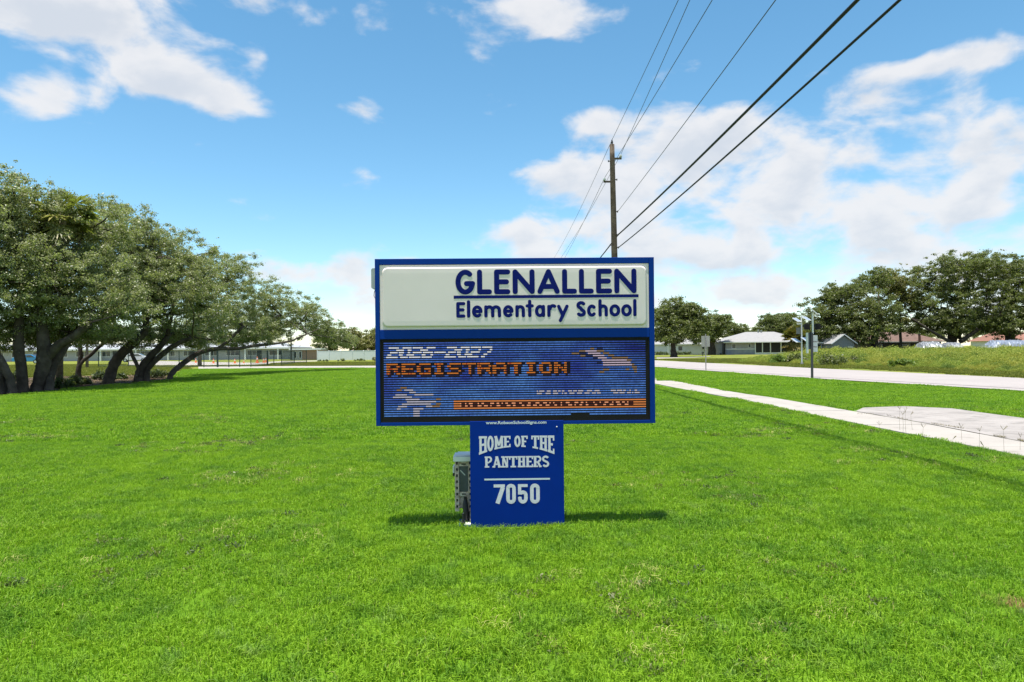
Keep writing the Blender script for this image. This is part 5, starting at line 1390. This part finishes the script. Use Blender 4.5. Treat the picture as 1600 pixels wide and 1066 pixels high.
# green wire fence
gm = mat('green_fence_post', (.03, .055, .045), .6, .3, var=.2)
PO = [(154, 573.5), (200.7, 573), (240, 574), (280, 574.5), (318.7, 574.4), (340, 574.2), (357.6, 574.5), (374.6, 574.2), (392, 574), (418, 571.6), (428, 571.2), (440, 571), (460, 568.6), (479, 567.6)]
gp = [P(x, y) for x, y in PO]
t_ = empty('wire_fence', gp[0], 'green wire mesh fence along the driveway beyond the lawn', 'fence')
for i, p in enumerate(gp):
    q = p - gp[0]; r_ = .10 if i in (5, 9) else .045
    mb = MB(); mb.cyl((q.x, q.y, 0), (q.x, q.y, 1.72), r_, n=8); mb.cyl((q.x, q.y, 1.721), (q.x, q.y, 1.77), r_ * 1.1, r_ * .5, 8); mb.obj('post', gm, t_)
mb = MB()
for p, q in zip(gp, gp[1:]):
    a_, b2 = p - gp[0], q - gp[0]; L_ = (b2 - a_).length; d_ = (b2 - a_).normalized()
    for z in (1.68, .12): mb.tube([a_ + Vector((0, 0, z)), b2 + Vector((0, 0, z))], .02, 5, False)
    s = -1.5
    while s < L_:
        for sg in (1, -1):
            x0_, x1_ = (s, s + 1.5) if sg > 0 else (s + 1.5, s)
            za, zb_ = .13, 1.66
            def cl(x, xo, zo, xn, zn): return zo + (zn - zo) * (x - xo) / (xn - xo)
            lo_, hi_ = max(min(x0_, x1_), 0), min(max(x0_, x1_), L_)
            if hi_ - lo_ > .05:
                mb.tube([a_ + d_ * lo_ + Vector((0, 0, cl(lo_, x0_, za, x1_, zb_))), a_ + d_ * hi_ + Vector((0, 0, cl(hi_, x0_, za, x1_, zb_)))], .006, 3, False)
        s += .22
tag(mb.obj('wire_mesh', gm, t_), kind='stuff')
# traffic cones
cm = mat('orange_cone', (.75, .16, .03), .5, .4, var=.08); cones = None
labs = ['leftmost orange cone, by the pale palm trunk', 'orange cone second from the left, behind the thick green fence post', 'orange cone in the middle of the row on the far lawn', 'small yellowish cone left of the tallest cone', 'tallest orange cone on the far lawn', 'orange cone just right of the tallest one', 'rightmost orange cone, at the fence corner post']
for i, (x, y) in enumerate(((306, 567), (333.6, 568), (367, 568), (381, 567.6), (402, 567.5), (412, 567), (415.5, 566.6))):
    b_ = P(x, y); s = 1.25 if i == 4 else (.65 if i == 3 else .9)
    t_ = empty('traffic_cone', b_, labs[i], 'traffic cone', group='orange cones on the far lawn')
    mb = MB(); mb.tube([(0, 0, .04 * s), (0, 0, .3 * s), (0, 0, .75 * s)], [.17 * s, .11 * s, .035 * s], 12); mb.obj('cone', cm, t_)
    mb = MB(); mb.box(-.22*s, .22*s, -.22*s, .22*s, 0, .038 * s); mb.obj('base', cm, t_, bevel=.01)
    mb = MB(); mb.tube([(0, 0, .42 * s), (0, 0, .55 * s)], [.096 * s, .074 * s], 12); mb.obj('reflective_band', trim, t_)
# cars
def car(label, p, rz, paint):
    t = empty('parked_car', p, label, 'car', rz, 'cars parked by the school')
    prof = [(-2.2, .35), (-2.25, .75), (-2.1, .95), (-1.3, 1.02), (-.7, 1.42), (.7, 1.45), (1.45, 1.02), (2.1, .95), (2.25, .7), (2.2, .35)]
    mb = MB(); mb.prism([(x, -.85, z) for x, z in prof], (0, 1.7, 0)); mb.obj('body', paint, t, bevel=.06)
    for s in (-1, 1):
        mb = MB(); y = s * .852; mb.prism([(-1.15, y, 1.04), (-.62, y, 1.36), (-.05, y, 1.38), (-.05, y, 1.04)], (0, s * .006, 0)); mb.prism([(.02, y, 1.04), (.02, y, 1.38), (.65, y, 1.38), (1.28, y, 1.04)], (0, s * .006, 0)); mb.obj('side_window', glass, t)
        for x in (-1.35, 1.35):
            mb = MB(); mb.cyl((x, s * .68, .32), (x, s * .875, .32), .32, n=18); w2 = mb.obj('wheel', M['blackpl'], t); mb = MB(); mb.cyl((x, s * .877, .32), (x, s * .885, .32), .19, n=14); mb.obj('rim', M['greypl'], w2)
    mb = MB(); mb.prism([(1.40, -.7, 1.06), (.74, -.66, 1.44), (.74, .66, 1.44), (1.40, .7, 1.06)], (.02, 0, .02)); mb.obj('windscreen', glass, t)
    for s in (-1, 1):
        mb = MB(); mb.box(2.19, 2.26, s * .6 - .15, s * .6 + .15, .68, .82); mb.obj('headlight', trim, t)
pc = A(211, 556, 118); pc.z = 0
car('white car parked by the school, seen between the leaning oaks', pc, .3, mat('white_car_paint', (.7, .7, .7), .25, .5, var=.02))
pc = A(46, 556, 110); pc.z = 0
car('bright blue car seen between the upright oak and the forked oak', pc, .1, mat('blue_car_paint', (.03, .20, .42), .25, .5, var=.02))
# fallen leaves and twigs on the mulch
mb = MB(); pl = np.array(MULCH); nlit = 0
q = np.c_[rng.uniform(pl[:, 0].min(), pl[:, 0].max(), 6000), rng.uniform(pl[:, 1].min(), pl[:, 1].max(), 6000)]
q = q[poly_dist(q, MULCH) < .1]
q = q[:3500]; a = rng.random(len(q)) * 6.28; sz = rng.uniform(.03, .09, len(q))
Vv = np.stack([np.c_[q[:, 0] + np.cos(a + o_) * sz * s_, q[:, 1] + np.sin(a + o_) * sz * s_, .014 + rng.random(len(q)) * .05] for o_, s_ in ((0, 1), (1.57, .5), (3.14, 1), (4.71, .5))], 1).reshape(-1, 3)
litm = leafmat('dry_leaf_litter', (.05, .03, .02), (.13, .09, .05), (.32, .25, .16), .8, .1, .1, .8, (.10, .07, .04))
o = D.objects.new('fallen_leaves', numpy_mesh('fallen_leaves', Vv, 4, litm, rng.random(len(q)))); COL.objects.link(o); o['kind'] = 'stuff'
print('leaf triangles', TOT[0])
